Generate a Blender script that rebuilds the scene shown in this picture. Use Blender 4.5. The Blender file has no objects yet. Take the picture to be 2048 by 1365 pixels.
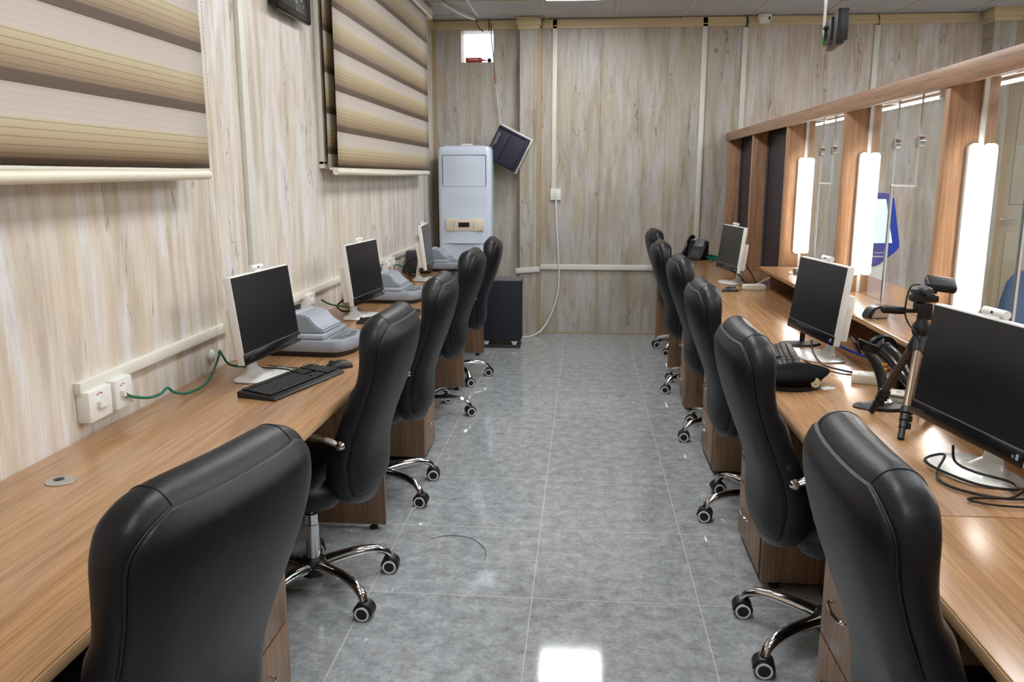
import bpy, bmesh, math, random
from mathutils import Vector, Matrix
PI = math.pi
SC = bpy.context.scene
COL = SC.collection

# ------------------------------------------------------------------ camera, world, exposure
cam_d = bpy.data.cameras.new('camera')
cam_d.sensor_width = 36.0
cam_d.lens = 36.0 * 1650.0 / 2048.0
cam_d.clip_start = 0.02
cam = bpy.data.objects.new('camera', cam_d)
COL.objects.link(cam)
cam.location = (0, 0, 1.5)
cam.rotation_euler = (math.radians(90 - 11.31), 0, math.radians(4.925))
SC.camera = cam

W = bpy.data.worlds.new('world')
SC.world = W
W.use_nodes = True
W.node_tree.nodes['Background'].inputs[0].default_value = (0.86, 0.93, 1.0, 1)
W.node_tree.nodes['Background'].inputs[1].default_value = 2.2

SC.view_settings.view_transform = 'Standard'
SC.view_settings.look = 'None'
SC.view_settings.exposure = 0.0
SC.view_settings.gamma = 1.0
SC.view_settings.use_curve_mapping = False

PANEL_STRENGTH = 26.5      # ceiling panels
LAMP_STRENGTH = 32.0      # upright counter lamps
TUBE_STRENGTH = 8.0      # tubes under the partition beam

# ------------------------------------------------------------------ helpers
def lin(r, g, b):
    f = lambda c: (c / 255.0 / 12.92) if c / 255.0 <= 0.04045 else ((c / 255.0 + 0.055) / 1.055) ** 2.4
    return (f(r), f(g), f(b), 1.0)

def new_mat(name):
    m = bpy.data.materials.new(name)
    m.use_nodes = True
    nt = m.node_tree
    b = nt.nodes['Principled BSDF']
    return m, nt, b

def N(nt, kind, **kw):
    n = nt.nodes.new(kind)
    for k, v in kw.items():
        if k in n.inputs.keys():
            n.inputs[k].default_value = v
        else:
            setattr(n, k, v)
    return n

def L(nt, a, b):
    nt.links.new(a, b)

def plain(name, rgb, rough=0.5, metal=0.0, coat=0.0, bump=0.0, bscale=200.0, spec=None):
    m, nt, b = new_mat(name)
    # a very light mottling keeps every surface procedural
    tc = N(nt, 'ShaderNodeTexCoord')
    no = N(nt, 'ShaderNodeTexNoise', Scale=bscale, Detail=3.0)
    L(nt, tc.outputs['Object'], no.inputs['Vector'])
    mx = N(nt, 'ShaderNodeMixRGB', blend_type='MIX')
    c = lin(*rgb)
    mx.inputs[1].default_value = (c[0] * 0.96, c[1] * 0.96, c[2] * 0.96, 1)
    mx.inputs[2].default_value = (min(1, c[0] * 1.04), min(1, c[1] * 1.04), min(1, c[2] * 1.04), 1)
    L(nt, no.outputs[0], mx.inputs[0])
    L(nt, mx.outputs[0], b.inputs['Base Color'])
    b.inputs['Roughness'].default_value = rough
    b.inputs['Metallic'].default_value = metal
    b.inputs['Coat Weight'].default_value = coat
    if spec is not None:
        b.inputs['Specular IOR Level'].default_value = spec
    if bump > 0:
        bp = N(nt, 'ShaderNodeBump', Strength=bump, Distance=0.002)
        L(nt, no.outputs[0], bp.inputs['Height'])
        L(nt, bp.outputs[0], b.inputs['Normal'])
    return m

def emit(name, rgb, strength):
    m, nt, b = new_mat(name)
    b.inputs['Base Color'].default_value = (*rgb, 1)
    b.inputs['Emission Color'].default_value = (*rgb, 1)
    b.inputs['Emission Strength'].default_value = strength
    return m

def ramp(nt, stops):
    r = N(nt, 'ShaderNodeValToRGB')
    e = r.color_ramp.elements
    e[0].position, e[0].color = stops[0]
    e[1].position, e[1].color = stops[-1]
    for p, c in stops[1:-1]:
        q = e.new(p)
        q.color = c
    return r

def wall_mat(name, axis, seams=None, tone=(1, 1, 1)):
    """printed wood-look cladding: tall cream, grey and tan streaks with fine cracks"""
    m, nt, b = new_mat(name)
    tc = N(nt, 'ShaderNodeTexCoord')
    sep = N(nt, 'ShaderNodeSeparateXYZ')
    L(nt, tc.outputs['Object'], sep.inputs[0])
    u = sep.outputs[axis]
    def coord(su, sz, off):
        cb = N(nt, 'ShaderNodeCombineXYZ')
        a = N(nt, 'ShaderNodeMath', operation='MULTIPLY'); a.inputs[1].default_value = su
        c = N(nt, 'ShaderNodeMath', operation='MULTIPLY'); c.inputs[1].default_value = sz
        L(nt, u, a.inputs[0]); L(nt, sep.outputs[2], c.inputs[0])
        L(nt, a.outputs[0], cb.inputs[0]); L(nt, c.outputs[0], cb.inputs[2])
        cb.inputs[1].default_value = off
        return cb.outputs[0]
    def noise(su, sz, off, det=4.0, rough=0.55, dist=0.0):
        n = N(nt, 'ShaderNodeTexNoise', Scale=1.0, Detail=det, Roughness=rough, Distortion=dist)
        L(nt, coord(su, sz, off), n.inputs['Vector'])
        return n.outputs[0]
    streak = noise(10.5, 1.25, 1.0, 6, 0.62, 0.35)
    r1 = ramp(nt, [(0.32, lin(196, 183, 166)), (0.42, lin(213, 202, 188)), (0.50, lin(225, 217, 207)),
                   (0.57, lin(232, 230, 231)), (0.66, lin(218, 210, 201))])
    L(nt, streak, r1.inputs[0])
    # golden patches
    gold = noise(8, 1.5, 7.3, 5, 0.6, 0.5)
    rg = ramp(nt, [(0.48, (0, 0, 0, 1)), (0.62, (1, 1, 1, 1))])
    L(nt, gold, rg.inputs[0])
    m1 = N(nt, 'ShaderNodeMixRGB', blend_type='MIX')
    m1.inputs[2].default_value = lin(224, 207, 176)
    g_amt = N(nt, 'ShaderNodeMath', operation='MULTIPLY'); g_amt.inputs[1].default_value = 0.42
    L(nt, rg.outputs[0], g_amt.inputs[0]); L(nt, g_amt.outputs[0], m1.inputs[0]); L(nt, r1.outputs[0], m1.inputs[1])
    # grey-brown weathered shadows of the print
    gr = noise(10, 2.0, 13.7, 6, 0.68, 0.5)
    rgr = ramp(nt, [(0.50, (0, 0, 0, 1)), (0.70, (1, 1, 1, 1))])
    L(nt, gr, rgr.inputs[0])
    m2 = N(nt, 'ShaderNodeMixRGB', blend_type='MIX')
    m2.inputs[2].default_value = lin(168, 156, 138)
    a2 = N(nt, 'ShaderNodeMath', operation='MULTIPLY'); a2.inputs[1].default_value = 0.45
    L(nt, rgr.outputs[0], a2.inputs[0]); L(nt, a2.outputs[0], m2.inputs[0]); L(nt, m1.outputs[0], m2.inputs[1])
    # fine vertical grain
    fine = noise(150, 3.0, 21.0, 3, 0.6, 0.1)
    rf = ramp(nt, [(0.35, (0.91, 0.905, 0.895, 1)), (0.6, (1.02, 1.02, 1.02, 1))])
    L(nt, fine, rf.inputs[0])
    m3 = N(nt, 'ShaderNodeMixRGB', blend_type='MULTIPLY'); m3.inputs[0].default_value = 1.0
    L(nt, m2.outputs[0], m3.inputs[1]); L(nt, rf.outputs[0], m3.inputs[2])
    # thin wandering cracks
    cr = N(nt, 'ShaderNodeTexNoise', Scale=1.0, Detail=3.0, Roughness=0.55, Distortion=0.3)
    L(nt, coord(9, 1.3, 33.0), cr.inputs['Vector'])
    ab = N(nt, 'ShaderNodeMath', operation='SUBTRACT'); ab.inputs[1].default_value = 0.52
    L(nt, cr.outputs[0], ab.inputs[0])
    ab2 = N(nt, 'ShaderNodeMath', operation='ABSOLUTE'); L(nt, ab.outputs[0], ab2.inputs[0])
    rc = ramp(nt, [(0.0, (1, 1, 1, 1)), (0.0085, (0, 0, 0, 1))])
    L(nt, ab2.outputs[0], rc.inputs[0])
    msk = noise(6, 1.3, 44.0, 2)
    rmk = ramp(nt, [(0.53, (0, 0, 0, 1)), (0.59, (0.75, 0.75, 0.75, 1))])
    L(nt, msk, rmk.inputs[0])
    cm = N(nt, 'ShaderNodeMath', operation='MULTIPLY')
    L(nt, rc.outputs[0], cm.inputs[0]); L(nt, rmk.outputs[0], cm.inputs[1])
    m4 = N(nt, 'ShaderNodeMixRGB', blend_type='MIX'); m4.inputs[2].default_value = lin(118, 100, 80)
    L(nt, cm.outputs[0], m4.inputs[0]); L(nt, m3.outputs[0], m4.inputs[1])
    out = m4.outputs[0]
    if seams:
        off, per = seams
        s = N(nt, 'ShaderNodeMath', operation='SUBTRACT'); s.inputs[1].default_value = off - per * 40
        L(nt, u, s.inputs[0])
        md = N(nt, 'ShaderNodeMath', operation='MODULO'); md.inputs[1].default_value = per
        L(nt, s.outputs[0], md.inputs[0])
        lt = N(nt, 'ShaderNodeMath', operation='LESS_THAN'); lt.inputs[1].default_value = 0.006
        L(nt, md.outputs[0], lt.inputs[0])
        sc_ = N(nt, 'ShaderNodeMath', operation='MULTIPLY'); sc_.inputs[1].default_value = 0.4
        L(nt, lt.outputs[0], sc_.inputs[0])
        m5 = N(nt, 'ShaderNodeMixRGB', blend_type='MIX'); m5.inputs[2].default_value = lin(122, 106, 84)
        L(nt, sc_.outputs[0], m5.inputs[0]); L(nt, out, m5.inputs[1])
        out = m5.outputs[0]
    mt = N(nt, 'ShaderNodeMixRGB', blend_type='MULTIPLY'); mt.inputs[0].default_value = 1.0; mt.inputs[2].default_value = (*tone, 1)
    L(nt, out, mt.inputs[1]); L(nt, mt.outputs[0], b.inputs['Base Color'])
    b.inputs['Roughness'].default_value = 0.42
    b.inputs['Specular IOR Level'].default_value = 0.35
    return m

def wood_mat(name, axis, c_dark, c_mid, c_light, rough=0.3, coat=0.0, scale=1.0):
    """laminate with long grain along one axis"""
    m, nt, b = new_mat(name)
    tc = N(nt, 'ShaderNodeTexCoord')
    mp = N(nt, 'ShaderNodeMapping')
    s = [40 * scale] * 3
    s[axis] = 1.1 * scale
    mp.inputs['Scale'].default_value = s
    L(nt, tc.outputs['Object'], mp.inputs[0])
    n1 = N(nt, 'ShaderNodeTexNoise', Scale=1.0, Detail=6.0, Roughness=0.62, Distortion=0.7)
    L(nt, mp.outputs[0], n1.inputs['Vector'])
    r1 = ramp(nt, [(0.30, lin(*c_dark)), (0.46, lin(*c_mid)), (0.62, lin(*c_light)), (0.8, lin(*c_mid))])
    L(nt, n1.outputs[0], r1.inputs[0])
    mp2 = N(nt, 'ShaderNodeMapping')
    s2 = [150 * scale] * 3
    s2[axis] = 5 * scale
    mp2.inputs['Scale'].default_value = s2
    L(nt, tc.outputs['Object'], mp2.inputs[0])
    n2 = N(nt, 'ShaderNodeTexNoise', Scale=1.0, Detail=3.0, Roughness=0.6)
    L(nt, mp2.outputs[0], n2.inputs['Vector'])
    r2 = ramp(nt, [(0.38, (0.80, 0.78, 0.75, 1)), (0.58, (1.03, 1.03, 1.03, 1))])
    L(nt, n2.outputs[0], r2.inputs[0])
    mx = N(nt, 'ShaderNodeMixRGB', blend_type='MULTIPLY'); mx.inputs[0].default_value = 1.0
    L(nt, r1.outputs[0], mx.inputs[1]); L(nt, r2.outputs[0], mx.inputs[2])
    L(nt, mx.outputs[0], b.inputs['Base Color'])
    b.inputs['Roughness'].default_value = rough
    b.inputs['Coat Weight'].default_value = coat
    b.inputs['Coat Roughness'].default_value = 0.27
    return m

def floor_mat():
    m, nt, b = new_mat('floor_tile')
    tc = N(nt, 'ShaderNodeTexCoord')
    sep = N(nt, 'ShaderNodeSeparateXYZ'); L(nt, tc.outputs['Object'], sep.inputs[0])
    n1 = N(nt, 'ShaderNodeTexNoise', Scale=16.0, Detail=8.0, Roughness=0.72)
    L(nt, tc.outputs['Object'], n1.inputs['Vector'])
    r1 = ramp(nt, [(0.30, lin(132, 134, 135)), (0.45, lin(155, 158, 160)), (0.56, lin(170, 173, 175)), (0.70, lin(188, 191, 192))])
    L(nt, n1.outputs[0], r1.inputs[0])
    n2 = N(nt, 'ShaderNodeTexNoise', Scale=60.0, Detail=5.0, Roughness=0.7)
    L(nt, tc.outputs['Object'], n2.inputs['Vector'])
    r2 = ramp(nt, [(0.36, (0.80, 0.79, 0.78, 1)), (0.5, (1, 1, 1, 1)), (0.68, (1.06, 1.06, 1.05, 1))])
    L(nt, n2.outputs[0], r2.inputs[0])
    mx = N(nt, 'ShaderNodeMixRGB', blend_type='MULTIPLY'); mx.inputs[0].default_value = 1.0
    L(nt, r1.outputs[0], mx.inputs[1]); L(nt, r2.outputs[0], mx.inputs[2])
    def grout(ax, off):
        s = N(nt, 'ShaderNodeMath', operation='SUBTRACT'); s.inputs[1].default_value = off - 0.597 * 40 - 0.0018
        L(nt, sep.outputs[ax], s.inputs[0])
        md = N(nt, 'ShaderNodeMath', operation='MODULO'); md.inputs[1].default_value = 0.597
        L(nt, s.outputs[0], md.inputs[0])
        lt = N(nt, 'ShaderNodeMath', operation='LESS_THAN'); lt.inputs[1].default_value = 0.0036
        L(nt, md.outputs[0], lt.inputs[0])
        return lt.outputs[0]
    g = N(nt, 'ShaderNodeMath', operation='MAXIMUM')
    L(nt, grout(0, -0.164), g.inputs[0]); L(nt, grout(1, 2.744), g.inputs[1])
    m5 = N(nt, 'ShaderNodeMixRGB', blend_type='MIX'); m5.inputs[2].default_value = lin(205, 203, 196)
    L(nt, g.outputs[0], m5.inputs[0]); L(nt, mx.outputs[0], m5.inputs[1])
    L(nt, m5.outputs[0], b.inputs['Base Color'])
    b.inputs['Roughness'].default_value = 0.07
    b.inputs['Specular IOR Level'].default_value = 0.5
    return m

def ceiling_mat():
    m, nt, b = new_mat('ceiling_board')
    tc = N(nt, 'ShaderNodeTexCoord')
    n = N(nt, 'ShaderNodeTexVoronoi', Scale=70.0)
    L(nt, tc.outputs['Object'], n.inputs['Vector'])
    r = ramp(nt, [(0.0, lin(168, 170, 174)), (0.5, lin(196, 197, 200))])
    L(nt, n.outputs[0], r.inputs[0]); L(nt, r.outputs[0], b.inputs['Base Color'])
    b.inputs['Roughness'].default_value = 0.8
    return m

def leather_mat(perf=False):
    m, nt, b = new_mat('black_leather_perforated' if perf else 'black_leather')
    tc = N(nt, 'ShaderNodeTexCoord')
    n = N(nt, 'ShaderNodeTexNoise', Scale=9.0, Detail=4.0, Roughness=0.6)
    L(nt, tc.outputs['Object'], n.inputs['Vector'])
    r = ramp(nt, [(0.3, lin(15, 16, 20)), (0.7, lin(25, 26, 31))])
    L(nt, n.outputs[0], r.inputs[0]); 
    g = N(nt, 'ShaderNodeTexVoronoi', Scale=420.0)
    L(nt, tc.outputs['Object'], g.inputs['Vector'])
    bp = N(nt, 'ShaderNodeBump', Strength=0.12, Distance=0.001)
    L(nt, g.outputs[0], bp.inputs['Height'])
    bp2 = N(nt, 'ShaderNodeBump', Strength=0.25, Distance=0.01)
    L(nt, n.outputs[0], bp2.inputs['Height']); L(nt, bp.outputs[0], bp2.inputs['Normal'])
    L(nt, bp2.outputs[0], b.inputs['Normal'])
    col = r.outputs[0]
    if perf:
        sep = N(nt, 'ShaderNodeSeparateXYZ'); L(nt, tc.outputs['Object'], sep.inputs[0])
        def cell(sock, per):
            md = N(nt, 'ShaderNodeMath', operation='PINGPONG'); md.inputs[1].default_value = per
            L(nt, sock, md.inputs[0])
            p = N(nt, 'ShaderNodeMath', operation='POWER'); p.inputs[1].default_value = 2
            L(nt, md.outputs[0], p.inputs[0]); return p.outputs[0]
        ad = N(nt, 'ShaderNodeMath', operation='ADD')
        s2 = N(nt, 'ShaderNodeMath', operation='SUBTRACT'); L(nt, sep.outputs[0], s2.inputs[0]); L(nt, sep.outputs[2], s2.inputs[1])
        L(nt, cell(sep.outputs[1], 0.006), ad.inputs[0]); L(nt, cell(s2.outputs[0], 0.008), ad.inputs[1])
        lt = N(nt, 'ShaderNodeMath', operation='LESS_THAN'); lt.inputs[1].default_value = 0.0000028
        L(nt, ad.outputs[0], lt.inputs[0])
        mx = N(nt, 'ShaderNodeMixRGB'); mx.inputs[2].default_value = (0.002, 0.002, 0.002, 1)
        L(nt, lt.outputs[0], mx.inputs[0]); L(nt, col, mx.inputs[1]); col = mx.outputs[0]
    L(nt, col, b.inputs['Base Color'])
    b.inputs['Roughness'].default_value = 0.42
    b.inputs['Specular IOR Level'].default_value = 0.36
    return m

def blind_mat(zb, per, band, name):
    """zebra blind cloth: pleated tan-to-brown bands between sheer pinkish ones"""
    m, nt, b = new_mat(name)
    tc = N(nt, 'ShaderNodeTexCoord')
    sep = N(nt, 'ShaderNodeSeparateXYZ'); L(nt, tc.outputs['Object'], sep.inputs[0])
    s = N(nt, 'ShaderNodeMath', operation='SUBTRACT'); s.inputs[1].default_value = zb - per * 20
    L(nt, sep.outputs[2], s.inputs[0])
    md = N(nt, 'ShaderNodeMath', operation='MODULO'); md.inputs[1].default_value = per
    L(nt, s.outputs[0], md.inputs[0])
    dv = N(nt, 'ShaderNodeMath', operation='DIVIDE'); dv.inputs[1].default_value = per
    L(nt, md.outputs[0], dv.inputs[0])
    k = band / per
    r = ramp(nt, [(0.0, lin(88, 70, 56)), (0.14 * k / 0.62, lin(92, 74, 58)), (0.17 * k / 0.62, lin(138, 116, 92)),
                  (0.30 * k / 0.62, lin(164, 142, 112)), (0.48 * k / 0.62, lin(186, 168, 134)), (k - 0.005, lin(198, 186, 152)),
                  (k, lin(200, 189, 179)), (0.93, lin(192, 181, 171)), (1.0, lin(178, 166, 158))])
    r.color_ramp.interpolation = 'LINEAR'
    L(nt, dv.outputs[0], r.inputs[0])
    md2 = N(nt, 'ShaderNodeMath', operation='MODULO'); md2.inputs[1].default_value = 0.0195
    L(nt, md.outputs[0], md2.inputs[0])
    lt = N(nt, 'ShaderNodeMath', operation='LESS_THAN'); lt.inputs[1].default_value = 0.0022
    L(nt, md2.outputs[0], lt.inputs[0])
    inb = N(nt, 'ShaderNodeMath', operation='LESS_THAN'); inb.inputs[1].default_value = k
    L(nt, dv.outputs[0], inb.inputs[0])
    am = N(nt, 'ShaderNodeMath', operation='MULTIPLY_ADD'); am.inputs[1].default_value = 0.45; am.inputs[2].default_value = 0.12
    L(nt, inb.outputs[0], am.inputs[0])
    mu = N(nt, 'ShaderNodeMath', operation='MULTIPLY'); L(nt, lt.outputs[0], mu.inputs[0]); L(nt, am.outputs[0], mu.inputs[1])
    mx = N(nt, 'ShaderNodeMixRGB'); mx.inputs[2].default_value = lin(96, 74, 52)
    L(nt, mu.outputs[0], mx.inputs[0]); L(nt, r.outputs[0], mx.inputs[1])
    L(nt, mx.outputs[0], b.inputs['Base Color'])
    bp = N(nt, 'ShaderNodeBump', Strength=0.6, Distance=0.002)
    L(nt, md2.outputs[0], bp.inputs['Height']); L(nt, bp.outputs[0], b.inputs['Normal'])
    b.inputs['Roughness'].default_value = 0.6
    return m

def glass_mat(name, tint, f0=1.0):
    m, nt, b = new_mat(name)
    nt.nodes.remove(b)
    out = [n for n in nt.nodes if n.type == 'OUTPUT_MATERIAL'][0]
    tr = N(nt, 'ShaderNodeBsdfTransparent'); tr.inputs[0].default_value = (*tint, 1)
    gl = N(nt, 'ShaderNodeBsdfGlossy', Roughness=0.02); gl.inputs[0].default_value = (0.9, 0.95, 1, 1)
    lw = N(nt, 'ShaderNodeLayerWeight', Blend=0.5)
    pw = N(nt, 'ShaderNodeMath', operation='POWER'); pw.inputs[1].default_value = 5.0
    L(nt, lw.outputs['Facing'], pw.inputs[0])
    mu = N(nt, 'ShaderNodeMath', operation='MULTIPLY_ADD'); mu.inputs[1].default_value = 0.9 * f0; mu.inputs[2].default_value = 0.04 * f0
    L(nt, pw.outputs[0], mu.inputs[0])
    ms = N(nt, 'ShaderNodeMixShader')
    L(nt, mu.outputs[0], ms.inputs[0]); L(nt, tr.outputs[0], ms.inputs[1]); L(nt, gl.outputs[0], ms.inputs[2])
    L(nt, ms.outputs[0], out.inputs[0])
    return m

M = {}
M['wall_y'] = wall_mat('cladding_side', 1)
M['wall_x'] = wall_mat('cladding_back', 0, (0.13, 0.602), (0.66, 0.655, 0.63))  # greyer print, darkened further to stand in for light falling off
M['wall_hall'] = wall_mat('cladding_hall', 0, (1.41, 0.602), (0.84, 0.80, 0.78))  # pinkish print, kept lighter than the back to stand in for stronger light
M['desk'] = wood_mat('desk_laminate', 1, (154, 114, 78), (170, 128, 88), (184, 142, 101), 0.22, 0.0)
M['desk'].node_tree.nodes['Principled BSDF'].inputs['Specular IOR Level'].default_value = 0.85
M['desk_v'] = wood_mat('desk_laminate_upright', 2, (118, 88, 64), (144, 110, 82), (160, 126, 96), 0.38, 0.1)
M['beam'] = wood_mat('beam_laminate', 1, (128, 94, 70), (156, 118, 90), (172, 134, 106), 0.38, 0.1)
M['board'] = wood_mat('board_laminate', 2, (146, 108, 80), (174, 134, 102), (192, 152, 120), 0.42, 0.05)
M['edge'] = plain('desk_edge_band', (196, 160, 116), 0.45)
M['floor'] = floor_mat()
M['ceiling'] = ceiling_mat()
M['tbar'] = plain('ceiling_bar', (206, 196, 176), 0.5)
M['crown'] = plain('crown_trim', (214, 196, 156), 0.45)
M['trimtan'] = plain('tan_corner_trim', (172, 152, 122), 0.45)
M['trunk'] = plain('cable_trunking', (226, 224, 214), 0.4)
M['leather'] = leather_mat()
M['perf'] = leather_mat(True)
M['seam'] = plain('seam_thread', (14, 14, 16), 0.5)
M['chrome'] = plain('chrome', (225, 227, 230), 0.09, 1.0)
M['blackp'] = plain('black_plastic', (20, 20, 22), 0.42)
M['blackg'] = plain('black_gloss', (12, 12, 14), 0.2)
M['whitep'] = plain('white_plastic', (232, 232, 228), 0.35)
M['whitering'] = plain('white_wheel_ring', (228, 228, 226), 0.4)
M['screen'] = plain('screen_off', (24, 25, 29), 0.28)
M['chin'] = plain('screen_chin', (18, 18, 20), 0.22)
M['basew'] = plain('stand_white', (226, 226, 222), 0.28, 0.0, 0.3)
M['scan'] = plain('scanner_grey', (144, 150, 160), 0.4)
M['scan2'] = plain('scanner_light_grey', (160, 165, 174), 0.38)
M['scandk'] = plain('scanner_dark_grey', (96, 100, 106), 0.45)
M['aircon'] = plain('aircon_white', (216, 228, 244), 0.12, 0.0, 0.6)
M['beige'] = plain('control_panel_beige', (230, 214, 192), 0.4)
M['line'] = plain('panel_gap', (96, 98, 104), 0.5)
M['navy'] = plain('navy_cloth', (34, 38, 50), 0.75, bump=0.3, bscale=400)
M['fan'] = plain('fan_dark', (40, 40, 58), 0.6, bump=0.5, bscale=60)
M['cream'] = plain('cream_plastic', (232, 226, 206), 0.35)
M['green'] = plain('green_cable', (20, 112, 84), 0.45)
M['blue'] = plain('blue_cable', (32, 52, 190), 0.45)
M['kiosk'] = plain('kiosk_blue', (38, 66, 160), 0.35)
M['red'] = plain('red_plastic', (186, 52, 44), 0.4)
M['felt'] = plain('black_felt', (16, 16, 19), 0.95, bump=0.4, bscale=500, spec=0.1)
M['gold'] = plain('badge_brass', (214, 200, 156), 0.3, 0.2)
M['bronze'] = plain('tripod_bronze', (150, 132, 112), 0.35, 0.85)
M['bronzedk'] = plain('tripod_dark_bronze', (84, 70, 60), 0.4, 0.5)
M['brassgrommet'] = plain('grommet_metal', (186, 182, 172), 0.35, 0.6)
M['steel'] = plain('brushed_steel', (196, 196, 198), 0.3, 0.9)
M['doorm'] = plain('door_beige', (196, 180, 156), 0.45)
M['paper'] = plain('white_paper', (232, 232, 230), 0.7)
M['darkgrey'] = plain('dark_grey_plastic', (62, 64, 68), 0.45)
M['greylid'] = plain('grey_lid', (104, 104, 106), 0.5)
M['bluechair'] = plain('blue_grey_seat', (92, 112, 142), 0.45)
M['plaster'] = plain('plaster', (205, 200, 190), 0.6)
M['label'] = plain('label_white', (220, 222, 224), 0.5)
M['grn'] = plain('green_tab', (60, 170, 70), 0.5)
M['tintpane'] = plain('dark_tinted_pane', (40, 42, 54), 0.32, 0.0, 0.0, spec=0.2)
M['glassedge'] = plain('glass_edge_green', (58, 84, 92), 0.25)
M['glass'] = glass_mat('clear_glass', (0.93, 0.95, 0.945), 0.5)
M['clockface'] = plain('clock_face', (44, 47, 51), 0.25, 0.0, 0.5)
M['numeral'] = plain('clock_numeral', (150, 154, 156), 0.4)
M['keys'] = plain('key_black', (28, 28, 31), 0.4)
M['orange'] = plain('orange_clip', (210, 150, 50), 0.5)
M['wire_white'] = plain('white_cable', (232, 230, 222), 0.45)
M['wire_black'] = plain('black_cable', (16, 16, 18), 0.4)
M['foam'] = plain('bead_chain', (226, 214, 186), 0.4)
M['panel_light'] = emit('panel_light', (0.95, 0.975, 1.0), PANEL_STRENGTH)
M['lamp_light'] = emit('lamp_light', (1.0, 0.95, 0.86), LAMP_STRENGTH)
M['tube_light'] = emit('tube_light', (1.0, 0.98, 0.95), TUBE_STRENGTH)
M['kiosk_screen'] = emit('kiosk_screen', (0.72, 0.84, 0.90), 0.45)

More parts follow.
